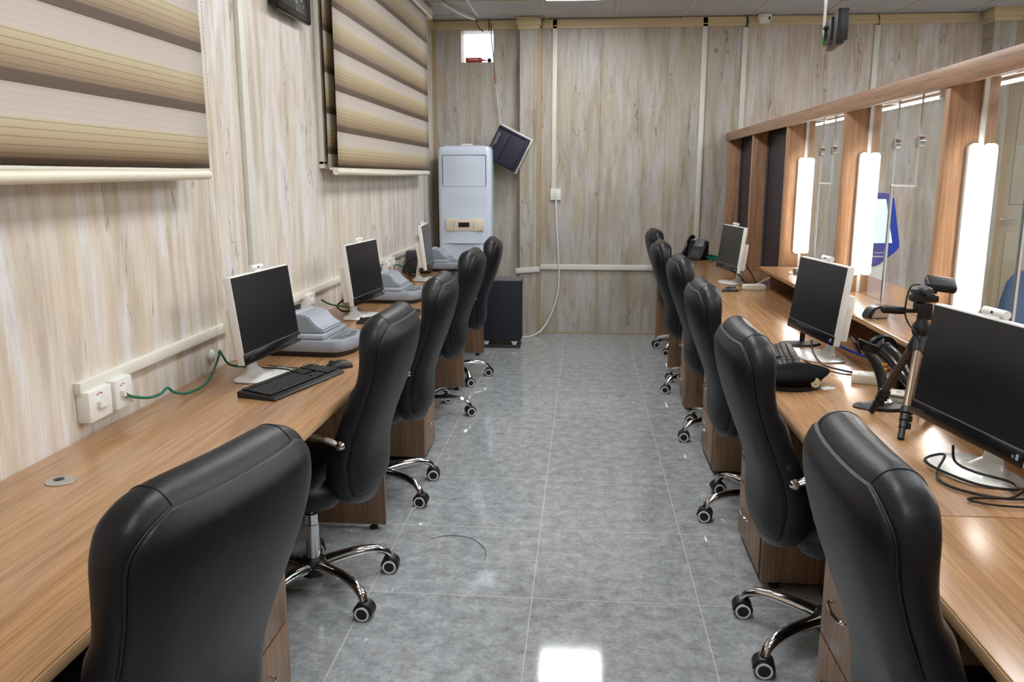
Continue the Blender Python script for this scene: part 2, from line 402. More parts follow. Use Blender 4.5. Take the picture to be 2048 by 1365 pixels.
class MB:
    def __init__(s):
        s.bm = bmesh.new()
        s.mi = 0
    def _fin(s, faces):
        for f in faces:
            f.material_index = s.mi
    def box(s, c, d, rot=None, bev=0.0, seg=2):
        b2 = bmesh.new()
        bmesh.ops.create_cube(b2, size=1.0)
        bmesh.ops.scale(b2, vec=d, verts=b2.verts)
        if bev > 0:
            bmesh.ops.bevel(b2, geom=b2.edges[:] + b2.verts[:], offset=min(bev, min(d) * 0.49), segments=seg, affect='EDGES', profile=0.5)
        m = Matrix.Translation(Vector(c))
        if rot is not None:
            m = m @ (rot.to_4x4() if isinstance(rot, Matrix) else Matrix.Rotation(rot, 4, 'Z'))
        bmesh.ops.transform(b2, matrix=m, verts=b2.verts)
        s._merge(b2)
        return s
    def span(s, a, b, bev=0.0, seg=2):
        c = [(a[i] + b[i]) / 2 for i in range(3)]
        d = [abs(b[i] - a[i]) for i in range(3)]
        return s.box(c, d, None, bev, seg)
    def _merge(s, b2):
        mp = {}
        for v in b2.verts:
            mp[v] = s.bm.verts.new(v.co)
        for f in b2.faces:
            try:
                nf = s.bm.faces.new([mp[v] for v in f.verts])
                nf.material_index = s.mi
                nf.smooth = True
            except ValueError:
                pass
        b2.free()
    def rings(s, rings, closed=True, cap=True):
        vs = [[s.bm.verts.new(p) for p in r] for r in rings]
        n = len(vs[0])
        for i in range(len(vs) - 1):
            for j in range(n if closed else n - 1):
                k = (j + 1) % n
                f = s.bm.faces.new((vs[i][j], vs[i][k], vs[i + 1][k], vs[i + 1][j]))
                f.material_index = s.mi; f.smooth = True
        if cap and closed:
            for r in (list(reversed(vs[0])), vs[-1]):
                f = s.bm.faces.new(r); f.material_index = s.mi; f.smooth = True
        return s
    def tube(s, pts, r, n=10, cap=True, flat=1.0, closed=False):
        pts = [Vector(p) for p in pts]
        rr = r if isinstance(r, (list, tuple)) else [r] * len(pts)
        rings = []
        up = None
        for i, p in enumerate(pts):
            if closed:
                t = (pts[(i + 1) % len(pts)] - pts[i - 1])
            else:
                t = (pts[min(i + 1, len(pts) - 1)] - pts[max(i - 1, 0)])
            if t.length < 1e-9: t = Vector((0, 0, 1))
            t.normalize()
            if up is None:
                up = Vector((0, 0, 1)) if abs(t.z) < 0.9 else Vector((1, 0, 0))
            side = t.cross(up)
            if side.length < 1e-6: side = t.orthogonal()
            side.normalize()
            up = side.cross(t).normalized()
            rings.append([p + side * math.cos(a) * rr[i] + up * math.sin(a) * rr[i] * flat for a in [2 * PI * k / n for k in range(n)]])
        if closed:
            rings.append(rings[0])
            return s.rings(rings, True, False)
        return s.rings(rings, True, cap)
    def lathe(s, prof, c=(0, 0, 0), axis='Z', n=24, sx=1.0, sy=1.0):
        """prof: list of (radius, height)"""
        c = Vector(c)
        rings = []
        for r, h in prof:
            ring = []
            for k in range(n):
                a = 2 * PI * k / n
                x, y = r * math.cos(a) * sx, r * math.sin(a) * sy
                if axis == 'Z': p = Vector((x, y, h))
                elif axis == 'Y': p = Vector((x, h, -y))
                else: p = Vector((h, x, y))
                ring.append(c + p)
            rings.append(ring)
        return s.rings(rings)
    def prism(s, poly, h, mat=None, bev=0.0):
        """poly in local XY extruded 0..h in local Z then transformed by mat"""
        b2 = bmesh.new()
        a = [b2.verts.new((x, y, 0)) for x, y in poly]
        t = [b2.verts.new((x, y, h)) for x, y in poly]
        n = len(poly)
        b2.faces.new(list(reversed(a))); b2.faces.new(t)
        for i in range(n):
            j = (i + 1) % n
            b2.faces.new((a[i], a[j], t[j], t[i]))
        bmesh.ops.recalc_face_normals(b2, faces=b2.faces)
        if bev > 0:
            bmesh.ops.bevel(b2, geom=b2.edges[:] + b2.verts[:], offset=bev, segments=2, affect='EDGES')
        if mat is not None:
            bmesh.ops.transform(b2, matrix=mat, verts=b2.verts)
        s._merge(b2)
        return s
    def build(s, name, mats, parent=None, loc=None, rot=None, smooth=True, sub=0, angle=35):
        if not isinstance(mats, (list, tuple)): mats = [mats]
        bmesh.ops.recalc_face_normals(s.bm, faces=s.bm.faces)
        me = bpy.data.meshes.new(name)
        s.bm.to_mesh(me); s.bm.free()
        for m in mats: me.materials.append(m)
        if smooth:
            try: me.set_sharp_from_angle(angle=math.radians(angle))
            except Exception: pass
        else:
            for p in me.polygons: p.use_smooth = False
        o = bpy.data.objects.new(name, me)
        COL.objects.link(o)
        if loc is not None: o.location = loc
        if rot is not None: o.rotation_euler = rot
        if parent is not None: o.parent = parent
        if sub:
            md = o.modifiers.new('subdivision', 'SUBSURF'); md.levels = sub; md.render_levels = sub
        return o

def tag(o, label, cat, group=None, kind=None):
    o['label'] = label
    o['category'] = cat
    if group: o['group'] = group
    if kind: o['kind'] = kind
    return o

def thing(name, label, cat, loc=(0, 0, 0), rotz=0.0, group=None):
    o = bpy.data.objects.new(name, None)
    o.empty_display_size = 0.1
    COL.objects.link(o)
    o.location = loc
    o.rotation_euler = (0, 0, rotz)
    return tag(o, label, cat, group)

def struct(name, mb, mats, label=None, **kw):
    o = mb.build(name, mats, **kw)
    o['kind'] = 'structure'
    if label: o['label'] = label
    return o

def copy_tree(o, parent=None):
    c = o.copy()
    COL.objects.link(c)
    if parent is not None: c.parent = parent
    for ch in [x for x in list(o.children)]:
        copy_tree(ch, c)
    return c

def text_part(name, body, size, mat, parent, M4, depth=0.0006, align='CENTER'):
    cu = bpy.data.curves.new(name, 'FONT')
    cu.body = body; cu.size = size; cu.extrude = depth; cu.align_x = align; cu.align_y = 'CENTER'
    tmp = bpy.data.objects.new(name + '_tmp', cu)
    COL.objects.link(tmp)
    dg = bpy.context.evaluated_depsgraph_get()
    me = bpy.data.meshes.new_from_object(tmp.evaluated_get(dg))
    bpy.data.objects.remove(tmp, do_unlink=True)
    me.transform(M4)
    me.materials.clear(); me.materials.append(mat)
    o = bpy.data.objects.new(name, me)
    COL.objects.link(o)
    if parent is not None: o.parent = parent
    return o

def smooth_pts(pts, n=8):
    """Catmull-Rom through the points"""
    P = [Vector(p) for p in pts]
    out = []
    for i in range(len(P) - 1):
        p0 = P[max(i - 1, 0)]; p1 = P[i]; p2 = P[i + 1]; p3 = P[min(i + 2, len(P) - 1)]
        for k in range(n):
            t = k / n
            out.append(0.5 * ((2 * p1) + (-p0 + p2) * t + (2 * p0 - 5 * p1 + 4 * p2 - p3) * t * t + (-p0 + 3 * p1 - 3 * p2 + p3) * t ** 3))
    out.append(P[-1])
    return out

def cable(name, pts, r, mat, label, cat='cable', group=None, n=8, parent=None):
    mb = MB(); mb.tube(smooth_pts(pts, 8), r, n)
    o = mb.build(name, mat, parent)
    if parent is None: tag(o, label, cat, group)
    elif label: o['label'] = label
    return o

# ------------------------------------------------------------------ room shell
XL, YB, H = -1.42, 7.9, 2.9          # left wall, back wall, ceiling height
XR, YF = 4.6, -1.6                   # far side of the public hall, wall behind the camera
struct('floor', MB().span((XL - .15, YF - .15, -.1), (XR + .15, YB + .15, 0)), M['floor'], 'grey mottled polished floor tiles with pale joints')
struct('ceiling', MB().span((XL - .15, YF - .15, H), (XR + .15, YB + .15, H + .1)), M['ceiling'], 'suspended ceiling of grey textured boards')
struct('wall_left', MB().span((XL - .15, YF - .15, 0), (XL, YB, H)), M['wall_y'], 'left wall clad in cream wood-look panels')
struct('wall_right', MB().span((XR, YF - .15, 0), (XR + .15, YB, H)), M['wall_y'], 'far wall of the public hall beyond the glass')
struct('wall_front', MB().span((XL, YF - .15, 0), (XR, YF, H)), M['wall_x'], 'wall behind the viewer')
# back wall with the square hole of the removed fan
hx0, hx1, hz0, hz1 = -1.152, -.850, 2.528, 2.806
wb = MB()
wb.span((XL - .15, YB, 0), (hx0, YB + .2, H)); wb.span((hx1, YB, 0), (1.41, YB + .2, H))
wb.span((hx0, YB, 0), (hx1, YB + .2, hz0)); wb.span((hx0, YB, hz1), (hx1, YB + .2, H))
struct('wall_back', wb, M['wall_x'], 'back wall clad in greyish wood-look panels toned darker for weaker light, with a square opening')
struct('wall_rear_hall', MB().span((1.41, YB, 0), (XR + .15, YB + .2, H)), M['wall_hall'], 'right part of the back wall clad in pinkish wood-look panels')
# ceiling grid, one thin T-bar net
tb = MB()
x = -.36 - .61 * 1
while x < XR:
    tb.span((x - .012, YF, H - .006), (x + .012, YB, H + .001)); x += .61
y = 7.66
while y > YF:
    tb.span((XL, y - .012, H - .005), (XR, y + .012, H + .001)); y -= .572
struct('trim_1', tb, M['tbar'], 'pale metal grid bars of the ceiling')
# crown trim
cr = MB()
cr.span((XL, YB - .02, 2.812), (-.61, YB, 2.889)); cr.span((-.40, YB - .02, 2.812), (3.38, YB, 2.889)); cr.span((3.70, YB - .02, 2.812), (XR, YB, 2.889))
cr.span((-.30, YB - .026, 2.83), (3.38, YB, 2.838))
cr.span((XL, YF, 2.812), (XL + .02, YB - .02, 2.889))
struct('trim_2', cr, M['crown'], 'yellowish crown moulding under the ceiling')
# pilasters
def pilaster(n, x0, x1, y0):
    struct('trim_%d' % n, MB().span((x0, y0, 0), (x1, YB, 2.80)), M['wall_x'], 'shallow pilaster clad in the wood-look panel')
    cp = MB()
    cp.span((x0 - .015, y0 - .02, 2.79), (x1 + .015, YB, 2.83), .006)
    cp.span((x0 - .03, y0 - .035, 2.825), (x1 + .03, YB, 2.897), .008)
    struct('trim_%d' % (n + 1), cp, M['crown'], 'moulded capital at the head of the pilaster')
    struct('trim_%d' % (n + 2), MB().span((x1 - .004, y0 - .004, 0), (x1 + .034, YB, 2.79)), M['trimtan'], 'tan corner trim beside the pilaster')
pilaster(3, -.60, -.44, 7.79)
pilaster(6, 3.44, 3.63, 7.70)
struct('trim_9', MB().span((XL, YB - .03, 0), (XL + .035, YB, 2.81)), M['trimtan'], 'tan trim in the left rear corner')
struct('baseboard_back', MB().span((-.40, YB - .012, 0), (XR, YB, .012)), M['trimtan'], 'thin tan strip where the back wall meets the floor')
# windows behind the blinds (only their white frames show)
def window_frame(n, y0, y1, z0, z1):
    w = MB()
    t = .05
    w.span((XL, y0 - t, z0), (XL + .03, y0, z1), .004); w.span((XL, y1, z0), (XL + .03, y1 + t, z1), .004)
    w.span((XL, y0 - t, z1), (XL + .03, y1 + t, z1 + .03), .004); w.span((XL, y0 - t, z0 - .02), (XL + .03, y1 + t, z0 + .02), .004)
    w.span((XL, y0, z0), (XL + .01, y1, z1))
    struct('window_%d' % n, w, M['trunk'], 'white window frame behind the blind')
window_frame(1, .7, 2.87, 1.56, 2.80)
window_frame(2, 4.47, 7.12, 1.56, 2.80)
# hall door
dm = MB(); dm.span((3.68, YB - .03, 0), (4.5, YB, 2.35))
door = struct('door_1', dm, M['doorm'], 'beige panelled door in the public hall')
pm = MB()
for z0, z1 in ((.2, 1.0), (1.25, 2.2)):
    pm.span((3.80, YB - .042, z0), (4.38, YB - .03, z1), .008)
pm.build('door_panel', M['doorm'], door)
hm = MB(); hm.span((3.70, YB - .045, .98), (3.735, YB - .03, 1.24), .004)
hm.tube([(3.717, YB - .04, 1.12), (3.717, YB - .09, 1.12), (3.74, YB - .10, 1.12), (3.85, YB - .10, 1.115)], .009)
hm.build('door_handle', M['steel'], door)

# ------------------------------------------------------------------ ceiling light panels
def light_panel(x, y, label):
    t = thing('ceiling_light', label, 'ceiling light', (x, y, H - .012), 0, 'square ceiling light panels')
    f = MB()
    w, h, b = .285, .266, .012
    f.span((-w, -h, -.002), (-w + b, h, .01)); f.span((w - b, -h, -.002), (w, h, .01))
    f.span((-w, -h, -.002), (w, -h + b, .01)); f.span((-w, h - b, -.002), (w, h, .01))
    f.build('frame', M['tbar'], t)
    MB().span((-w + b, -h + b, 0), (w - b, h - b, .008)).build('diffuser', M['panel_light'], t)
    return t
gy = 7.66 - .286 - .572
light_panel(-.055, gy, 'square ceiling light panel at the top edge of the photo')
for (x, k, lb) in ((-.055, 3, 'second ceiling light panel over the aisle from the back wall'), (-.055, 6, 'third ceiling light panel over the aisle from the back wall'),
                   (-.055, 9, 'fourth ceiling light panel over the aisle from the back wall'), (-.055, 12, 'fifth ceiling light panel over the aisle, behind the camera'),
                   (2.995, 2, 'ceiling light panel over the public hall nearest the back wall'), (2.995, 5, 'second ceiling light panel over the public hall from the back wall'),
                   (2.995, 8, 'third ceiling light panel over the public hall from the back wall'), (2.995, 11, 'ceiling light panel over the public hall beside the camera'),
                   (3.605, 3.5, 'unseen ceiling panel added to brighten the public hall close to its far wall'), (1.775, 3.5, 'unseen ceiling panel added to brighten the public hall just beyond the glass'),  # these two and the next: unseen panels added to brighten the hall
                   (1.775, 7.5, 'unseen ceiling panel added to brighten the hall beyond the glass of the nearest right computer')):
    light_panel(x, gy - .572 * k, lb)

# ------------------------------------------------------------------ cable trunking and sockets
def trunk(a, b, label, cat='cable trunking', group='white cable trunking on the walls'):
    o = MB().span(a, b, .003).build('cable_trunking', M['trunk'])
    tag(o, label, cat, group)
    return o
trunk((XL, 3.405, .955), (XL + .022, 3.465, 2.812), 'upright white trunking on the left wall between the two blinds')
trunk((XL, 2.13, .895), (XL + .022, 6.9, .93), 'long level white trunking along the left wall above the desk')
trunk((-.31, YB - .02, 1.375), (-.268, YB, 2.89), 'upright white trunking above the switch on the back wall')
trunk((1.03, YB - .02, .80), (1.075, YB, 2.89), 'upright white trunking on the back wall running down behind the telephone')
trunk((1.385, YB - .02, 1.90), (1.43, YB, 2.80), 'upright white trunking on the back wall left of the small dome camera')
trunk((2.52, YB - .02, 1.2), (2.57, YB, 2.80), 'upright white trunking on the back wall right of the hanging display')
trunk((-.415, YB - .022, .622), (.98, YB, .672), 'level white trunking low on the back wall between the desk rows')
o = MB().box((0, 0, 0), (.222, .022, .05), None, .003).build('cable_trunking', M['trunk'], loc=(-.522, 7.776, .628), rot=(0, -.075, 0))
tag(o, 'short crooked piece of trunking crossing the pilaster', 'cable trunking', 'white cable trunking on the walls')

# switch on back wall + its cable
t = thing('wall_switch', 'small square white switch on the back wall under the trunking', 'switch', (-.268, YB, 1.33))
MB().span((-.05, -.03, -.052), (.05, 0, .052), .006).build('switch_box', M['whitep'], t)
MB().span((-.014, -.036, -.028), (.014, -.028, .028), .003).build('rocker', M['cream'], t)
MB().span((-.018, -.032, .0), (.018, -.029, .033)).build('switch_slot', M['beige'], t)
cable('power_cable', [(-.262, 7.87, 1.29), (-.262, 7.865, 1.2), (-.252, 7.865, 1.0), (-.235, 7.865, .75), (-.228, 7.865, .55), (-.24, 7.865, .38), (-.30, 7.85, .19), (-.38, 7.78, .06), (-.46, 7.70, .012), (-.56, 7.6, .010), (-.72, 7.55, .010)], .0075, M['wire_white'],
      'white cable hanging from the switch down to the floor beside the black heater', 'cable')

def wall_socket(y, z, label, two=True):
    t = thing('wall_socket', label, 'wall socket', (XL, y, z), 0, 'white sockets on the left wall')
    b = MB(); b.span((0, -.115, -.045), (.04, .0, .045), .004)
    if two: b.span((0, .004, -.040), (.05, .095, .050), .004)
    b.build('socket_box', M['whitep'], t)
    for yy, xx, dz in ((-.055, .04, 0), (.05, .05, .005))[:2 if two else 1]:
        f = MB()
        f.prism([(-.022, -.008), (.022, -.008), (.022, .010), (0, .026), (-.022, .010)], .012,
                Matrix.Translation((xx - .001, yy, dz)) @ Matrix.Rotation(PI / 2, 4, 'Z') @ Matrix.Rotation(PI / 2, 4, 'X'))
        f.build('socket_outlet', M['whitep'], t)
    r = MB()
    for yy, xx in ((-.06, .0405), (.045, .0505))[:2 if two else 1]:
        for i in range(3):
            r.box((xx, yy - .012 + i * .010, .030 + (i % 2) * .003), (.001, .007, .0035))
    r.build('red_mark', M['red'], t)
    return t
wall_socket(2.25, .856, 'double white socket box on the left wall nearest the camera')
wall_socket(4.14, .866, 'white socket box on the left wall behind the scanner nearest the camera', False)
wall_socket(5.85, .872, 'double white socket box on the left wall behind the middle left monitor')
cable('network_cable', [(-1.365, 2.285, .868), (-1.36, 2.313, .845), (-1.36, 2.405, .815), (-1.36, 2.482, .806), (-1.36, 2.533, .814), (-1.355, 2.563, .792), (-1.34, 2.61, .776), (-1.33, 2.70, .772), (-1.345, 2.80, .776), (-1.375, 2.93, .80), (-1.385, 2.985, .83), (-1.375, 2.975, .845), (-1.36, 2.96, .83), (-1.34, 2.98, .79), (-1.28, 3.02, .775)], .0045, M['green'],
      'green network cable from the near left socket to the near left monitor', 'cable', 'green network cables')
cable('network_cable', [(XL + .055, 4.19, .862), (XL + .09, 4.24, .83), (XL + .16, 4.34, .80), (XL + .20, 4.42, .775)], .0045, M['green'],
      'green network cable from the socket behind the near left scanner', 'cable', 'green network cables')
cable('network_cable', [(XL + .06, 5.9, .87), (XL + .10, 5.95, .85), (XL + .17, 6.0, .80), (XL + .2, 6.03, .775)], .0045, M['green'],
      'green network cable from the socket behind the middle left monitor', 'cable', 'green network cables')

# ------------------------------------------------------------------ blinds
def blind(y0, y1, zb, zt, zband, per, band, label, chain_y=None):
    t = thing('window_blind', label, 'window blind', (0, 0, 0), 0, 'striped roller blinds on the left wall')
    t.location = (XL, y0, zb)
    def sheet(xx, dz, name, mat, ya=0, yb=0):
        mb = MB()
        nz, ny = 24, 12
        rows = []
        for i in range(nz + 1):
            z = zb + .012 + (zt - zb - .012) * i / nz
            rows.append([(xx + .003 * math.sin(j * 1.1 + i * .3) * .4, y0 + ya + (y1 + yb - y0 - ya) * j / ny, z) for j in range(ny + 1)])
        mb.rings(rows, closed=False)
        o = mb.build(name, mat, t, loc=(-XL, -y0, -zb))
        sd = o.modifiers.new('thickness', 'SOLIDIFY'); sd.thickness = .0015
        return o
    sheet(XL + .105, 0, 'front_cloth', blind_mat(zband, per, band, 'blind_cloth'))
    sheet(XL + .055, 0, 'back_cloth', blind_mat(zband + per * .45, per, band, 'blind_cloth_rear'), -.012, 0)
    L_ = y1 - y0
    b = MB()
    b.tube([(.095, -.012, -.012), (.095, L_ * .5, -.018), (.095, L_ + .006, -.010)], [.017, .017, .017], 12, True, 1.0)
    b.box((.08, L_ / 2, .004), (.05, L_, .014), None, .005)
    b.build('bottom_bar', M['cream'], t)
    h = MB()
    h.span((.0, -.05, zt - zb - .01), (.125, L_ + .20, zt - zb + .075), .02, 3)
    h.build('cassette', M['cream'], t)
    return t
b1 = blind(.75, 2.86, 1.515, 2.78, 1.512, .2005, .125, 'striped blind on the left wall nearest the camera, cut by the photo edge')
b2 = blind(4.42, 7.07, 1.535, 2.80, 1.523, .2095, .137, 'striped blind on the left wall nearer the rear corner')
# bead chain hanging beside the near blind
ch = MB()
def strand(pts):
    sp = smooth_pts(pts, 60)
    d = 0; last = sp[0]
    for p in sp:
        if (p - last).length >= .0075 or p is sp[0]:
            ch.lathe([(.0004, -.0026), (.0020, -.0018), (.0027, 0), (.0020, .0018), (.0004, .0026)], p, 'Z', 6); last = p
strand([(XL + .09, 2.885, 2.75), (XL + .085, 2.895, 2.2), (XL + .07, 2.925, 1.5), (XL + .04, 2.965, .90), (XL + .032, 2.982, .812), (XL + .035, 2.998, .83), (XL + .04, 3.03, .90), (XL + .07, 2.975, 1.5), (XL + .085, 2.93, 2.2), (XL + .09, 2.915, 2.75)])
core = smooth_pts([(XL + .09, 2.885, 2.75), (XL + .085, 2.895, 2.2), (XL + .07, 2.925, 1.5), (XL + .04, 2.965, .90), (XL + .032, 2.982, .812), (XL + .035, 2.998, .83), (XL + .04, 3.03, .90), (XL + .07, 2.975, 1.5), (XL + .085, 2.93, 2.2), (XL + .09, 2.915, 2.75)], 12)
ch.tube(core, .0008, 5)
cobj = ch.build('bead_chain', M['foam'])
tag(cobj, 'long cream bead chain hanging beside the near blind', 'blind chain')
k = MB(); k.lathe([(.002, 0), (.022, .0), (.026, .006), (.018, .014), (.006, .02), (.002, .02)], (XL, 2.985, .822), 'X', 20)
tag(k.build('chain_holder', M['whitep']), 'small round chain holder on the left wall just above the desk', 'chain holder')

# ------------------------------------------------------------------ wall clock
t = thing('wall_clock', 'black square wall clock high on the left wall', 'clock', (XL, 3.995, 2.455))
c = MB(); c.span((0, -.2, -.2), (.035, .2, .2), .01); c.build('mount', M['blackp'], t)
c = MB(); c.span((.03, -.225, -.225), (.06, .225, .225), .012, 3); c.build('case', M['blackg'], t)
c = MB(); c.span((.058, -.195, -.195), (.0625, .195, .195), .004); c.build('dial', M['clockface'], t)
for i in range(12):
    a = PI / 2 - i * PI / 6
    n_ = '12' if i == 0 else str(i)
    M4 = Matrix.Translation((.063, .145 * math.cos(a), .145 * math.sin(a))) @ Matrix.Rotation(PI / 2, 4, 'Z') @ Matrix.Rotation(PI / 2, 4, 'X')
    text_part('numeral', n_, .055, M['numeral'], t, M4)
tk = MB()
for i in range(12):
    a = i * PI / 6
    tk.box((.0635, .183 * math.cos(a), .183 * math.sin(a)), (.001, .02, .004), Matrix.Rotation(a, 3, 'X'))
tk.build('tick_marks', M['numeral'], t)
hd = MB()
hd.box((.066, .03, .03), (.002, .1, .006), Matrix.Rotation(PI / 4, 3, 'X')); hd.box((.068, -.05, .03), (.002, .13, .004), Matrix.Rotation(-.5, 3, 'X'))
hd.build('hands', M['numeral'], t)

# ------------------------------------------------------------------ worktops
def worktop(x0, x1, y0, y1, label, panels, front):
    t = thing('desk_worktop', label, 'desk', (x0, y0, 0))
    w = MB()
    w.span((0, 0, .737), (x1 - x0, y1 - y0, .765), .003)
    w.build('tabletop', M['desk'], t)
    e = MB()
    xx = (x1 - x0) if front > 0 else 0
    e.span((xx - .0015, .001, .738), (xx + .0015, y1 - y0 - .001, .7615), .001)
    e.build('edge_band', M['edge'], t)
    for py in panels:
        p = MB()
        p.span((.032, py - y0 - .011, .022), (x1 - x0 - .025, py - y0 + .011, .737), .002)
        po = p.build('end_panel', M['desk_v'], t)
        ft = MB()
        for fx in (.08, x1 - x0 - .08):
            ft.lathe([(.001, 0), (.018, 0), (.018, .012), (.01, .014), (.01, .023), (.001, .023)], (fx, py - y0, 0), 'Z', 14)
        ft.build('foot', M['blackp'], po)
    return t
worktop(XL + .004, -.805, -.6, 7.02, 'long orange-brown laminate worktop along the left wall', (.93, 2.10, 3.29, 4.47, 5.66, 6.83), 1)
worktop(.645, 1.405, -.6, 1.785, 'laminate worktop on the right nearest the camera, before the joint', (.62, 1.77), -1)
worktop(.645, 1.405, 1.788, 7.87, 'long laminate worktop on the right running to the back wall', (2.905, 4.085, 5.26, 6.41, 7.6), -1)
mp_ = MB(); mp_.span((XL + .01, -.5, .28), (XL + .03, 6.8, .70))
tag(mp_.build('back_panel', M['desk_v']), 'wooden back panel under the left worktop', 'desk panel')

def pedestal(x, y, sgn, w, label):
    t = thing('drawer_pedestal', label, 'drawer unit', (x, y, 0), 0, 'drawer units under the desks')
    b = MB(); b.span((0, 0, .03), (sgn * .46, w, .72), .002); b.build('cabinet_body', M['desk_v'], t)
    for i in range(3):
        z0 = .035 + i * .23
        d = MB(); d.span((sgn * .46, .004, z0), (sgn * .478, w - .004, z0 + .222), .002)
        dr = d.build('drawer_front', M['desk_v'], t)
        h = MB()
        zc = z0 + .15
        h.tube(smooth_pts([(sgn * .478, w / 2 - .055, zc), (sgn * .50, w / 2 - .05, zc), (sgn * .508, w / 2, zc), (sgn * .50, w / 2 + .05, zc), (sgn * .478, w / 2 + .055, zc)], 5), .005, 8)
        h.build('handle', M['chrome'], dr)
    f = MB()
    for fx in (.05, .41):
        for fy in (.05, w - .05):
            f.lathe([(.001, 0), (.018, 0), (.018, .03), (.001, .03)], (sgn * fx, fy, 0), 'Z', 12)
    f.build('foot', M['blackp'], t)
    return t
pedestal(-1.30, 1.66, 1, .42, 'drawer unit under the left desk behind the nearest left chair')
pedestal(-1.30, 4.13, 1, .32, 'drawer unit under the left desk behind the third left chair')
pedestal(1.15, 1.798, -1, .36, 'drawer unit under the right desk beside the nearest right chair')
pedestal(1.15, 2.925, -1, .42, 'drawer unit under the right desk behind the second right chair')
pedestal(1.15, 4.10, -1, .38, 'drawer unit under the right desk behind the third right chair')
pedestal(1.15, 5.28, -1, .26, 'drawer unit under the right desk behind the fourth right chair')

t = tag(MB().box((0, 0, 0), (.001, .001, .001)).build('cable_grommet', M['brassgrommet']), 'round metal cable grommet set in the near left worktop', 'cable grommet')
gm = MB(); gm.lathe([(.0005, .0), (.034, .0), (.036, .0012), (.034, .0028), (.03, .003), (.0005, .003)], (0, 0, 0), 'Z', 28)
me = t.data
gm.mi = 0
gm.lathe([(.0005, .0031), (.013, .0031), (.013, .0036), (.0005, .0036)], (-.008, .006, 0), 'Z', 18)
gm.bm.to_mesh(me); gm.bm.free()
me.materials.append(M['blackp'])
for p in me.polygons:
    if p.center.z > .0032: p.material_index = 1
t.location = (-1.268, 1.815, .765)

# ------------------------------------------------------------------ glass partition on the right
PX = 1.29
bm_ = MB()
bm_.span((PX - .008, YF, 1.812), (PX + .012, YB - .012, 1.885), .002)
bm_.span((PX + .012, YF, 1.845), (PX + .16, YB - .012, 1.885), .002)
tag(bm_.build('partition_beam', M['beam']), 'long wooden head beam of the glass partition', 'beam')
boards_y = [7.80, 6.69, 5.58, 4.38, 3.19, 2.00, .81, -.38]
side_words = ['at the back wall', 'between the dark panes', 'third from the back wall',
              'fourth from the back wall', 'fifth from the back wall, behind the tripod', 'sixth from the back wall, out of the photo',
              'seventh from the back wall, out of the photo', 'last, behind the camera']
for i, y in enumerate(boards_y):
    zb = .765 if i < 3 else .918
    b = MB()
    b.span((PX, y - .02, zb), (PX + .17, y + .02, 1.812 if False else 1.845), .002)
    o = b.build('partition_post', M['board'])
    tag(o, 'upright wooden post board of the partition, ' + side_words[i], 'post', 'post boards of the glass partition')
# lower front of the counter (below the glass)
lw = MB(); lw.span((1.41, YF, 0), (1.435, 5.56, .895)); lw.span((1.41, 5.56, 0), (1.435, YB, .765))
struct('wall_counter', lw, M['desk_v'], 'wooden lower front of the service counter')
# ledge
lg = MB()
lg.span((1.155, YF, .896), (1.70, 5.535, .918), .004)
t = thing('counter_ledge', 'raised wooden counter ledge in front of the glass', 'counter ledge', (1.155, 5.535, .896))
lo = lg.build('ledge_top', M['desk'], t, loc=(-1.155, -5.535, -.896))
for y in (5.50, 4.30, 3.10, 1.9):
    MB().span((1.22, y - .012, .766), (1.405, y + .0, .896)).build('ledge_support', M['desk_v'], t, loc=(-1.155, -5.535, -.896))
# dark panes (far bays) with thin sill
for a, b_, lab in ((6.71, 7.78, 'dark tinted pane of the partition nearest the back wall'), (5.60, 6.67, 'dark tinted pane of the partition beside the far right monitor')):
    t = thing('dark_glass_screen', lab, 'dark glass pane', (1.41, (a + b_) / 2, .766), 0, 'dark panes of the partition')
    MB().span((-.004, (a - b_) / 2, 0), (.006, (b_ - a) / 2, 1.075)).build('pane', M['tintpane'], t)
    MB().span((-.012, (b_ - a) / 2 - .06, 0), (-.004, (b_ - a) / 2, 1.075)).build('frame_strip', M['darkgrey'], t)

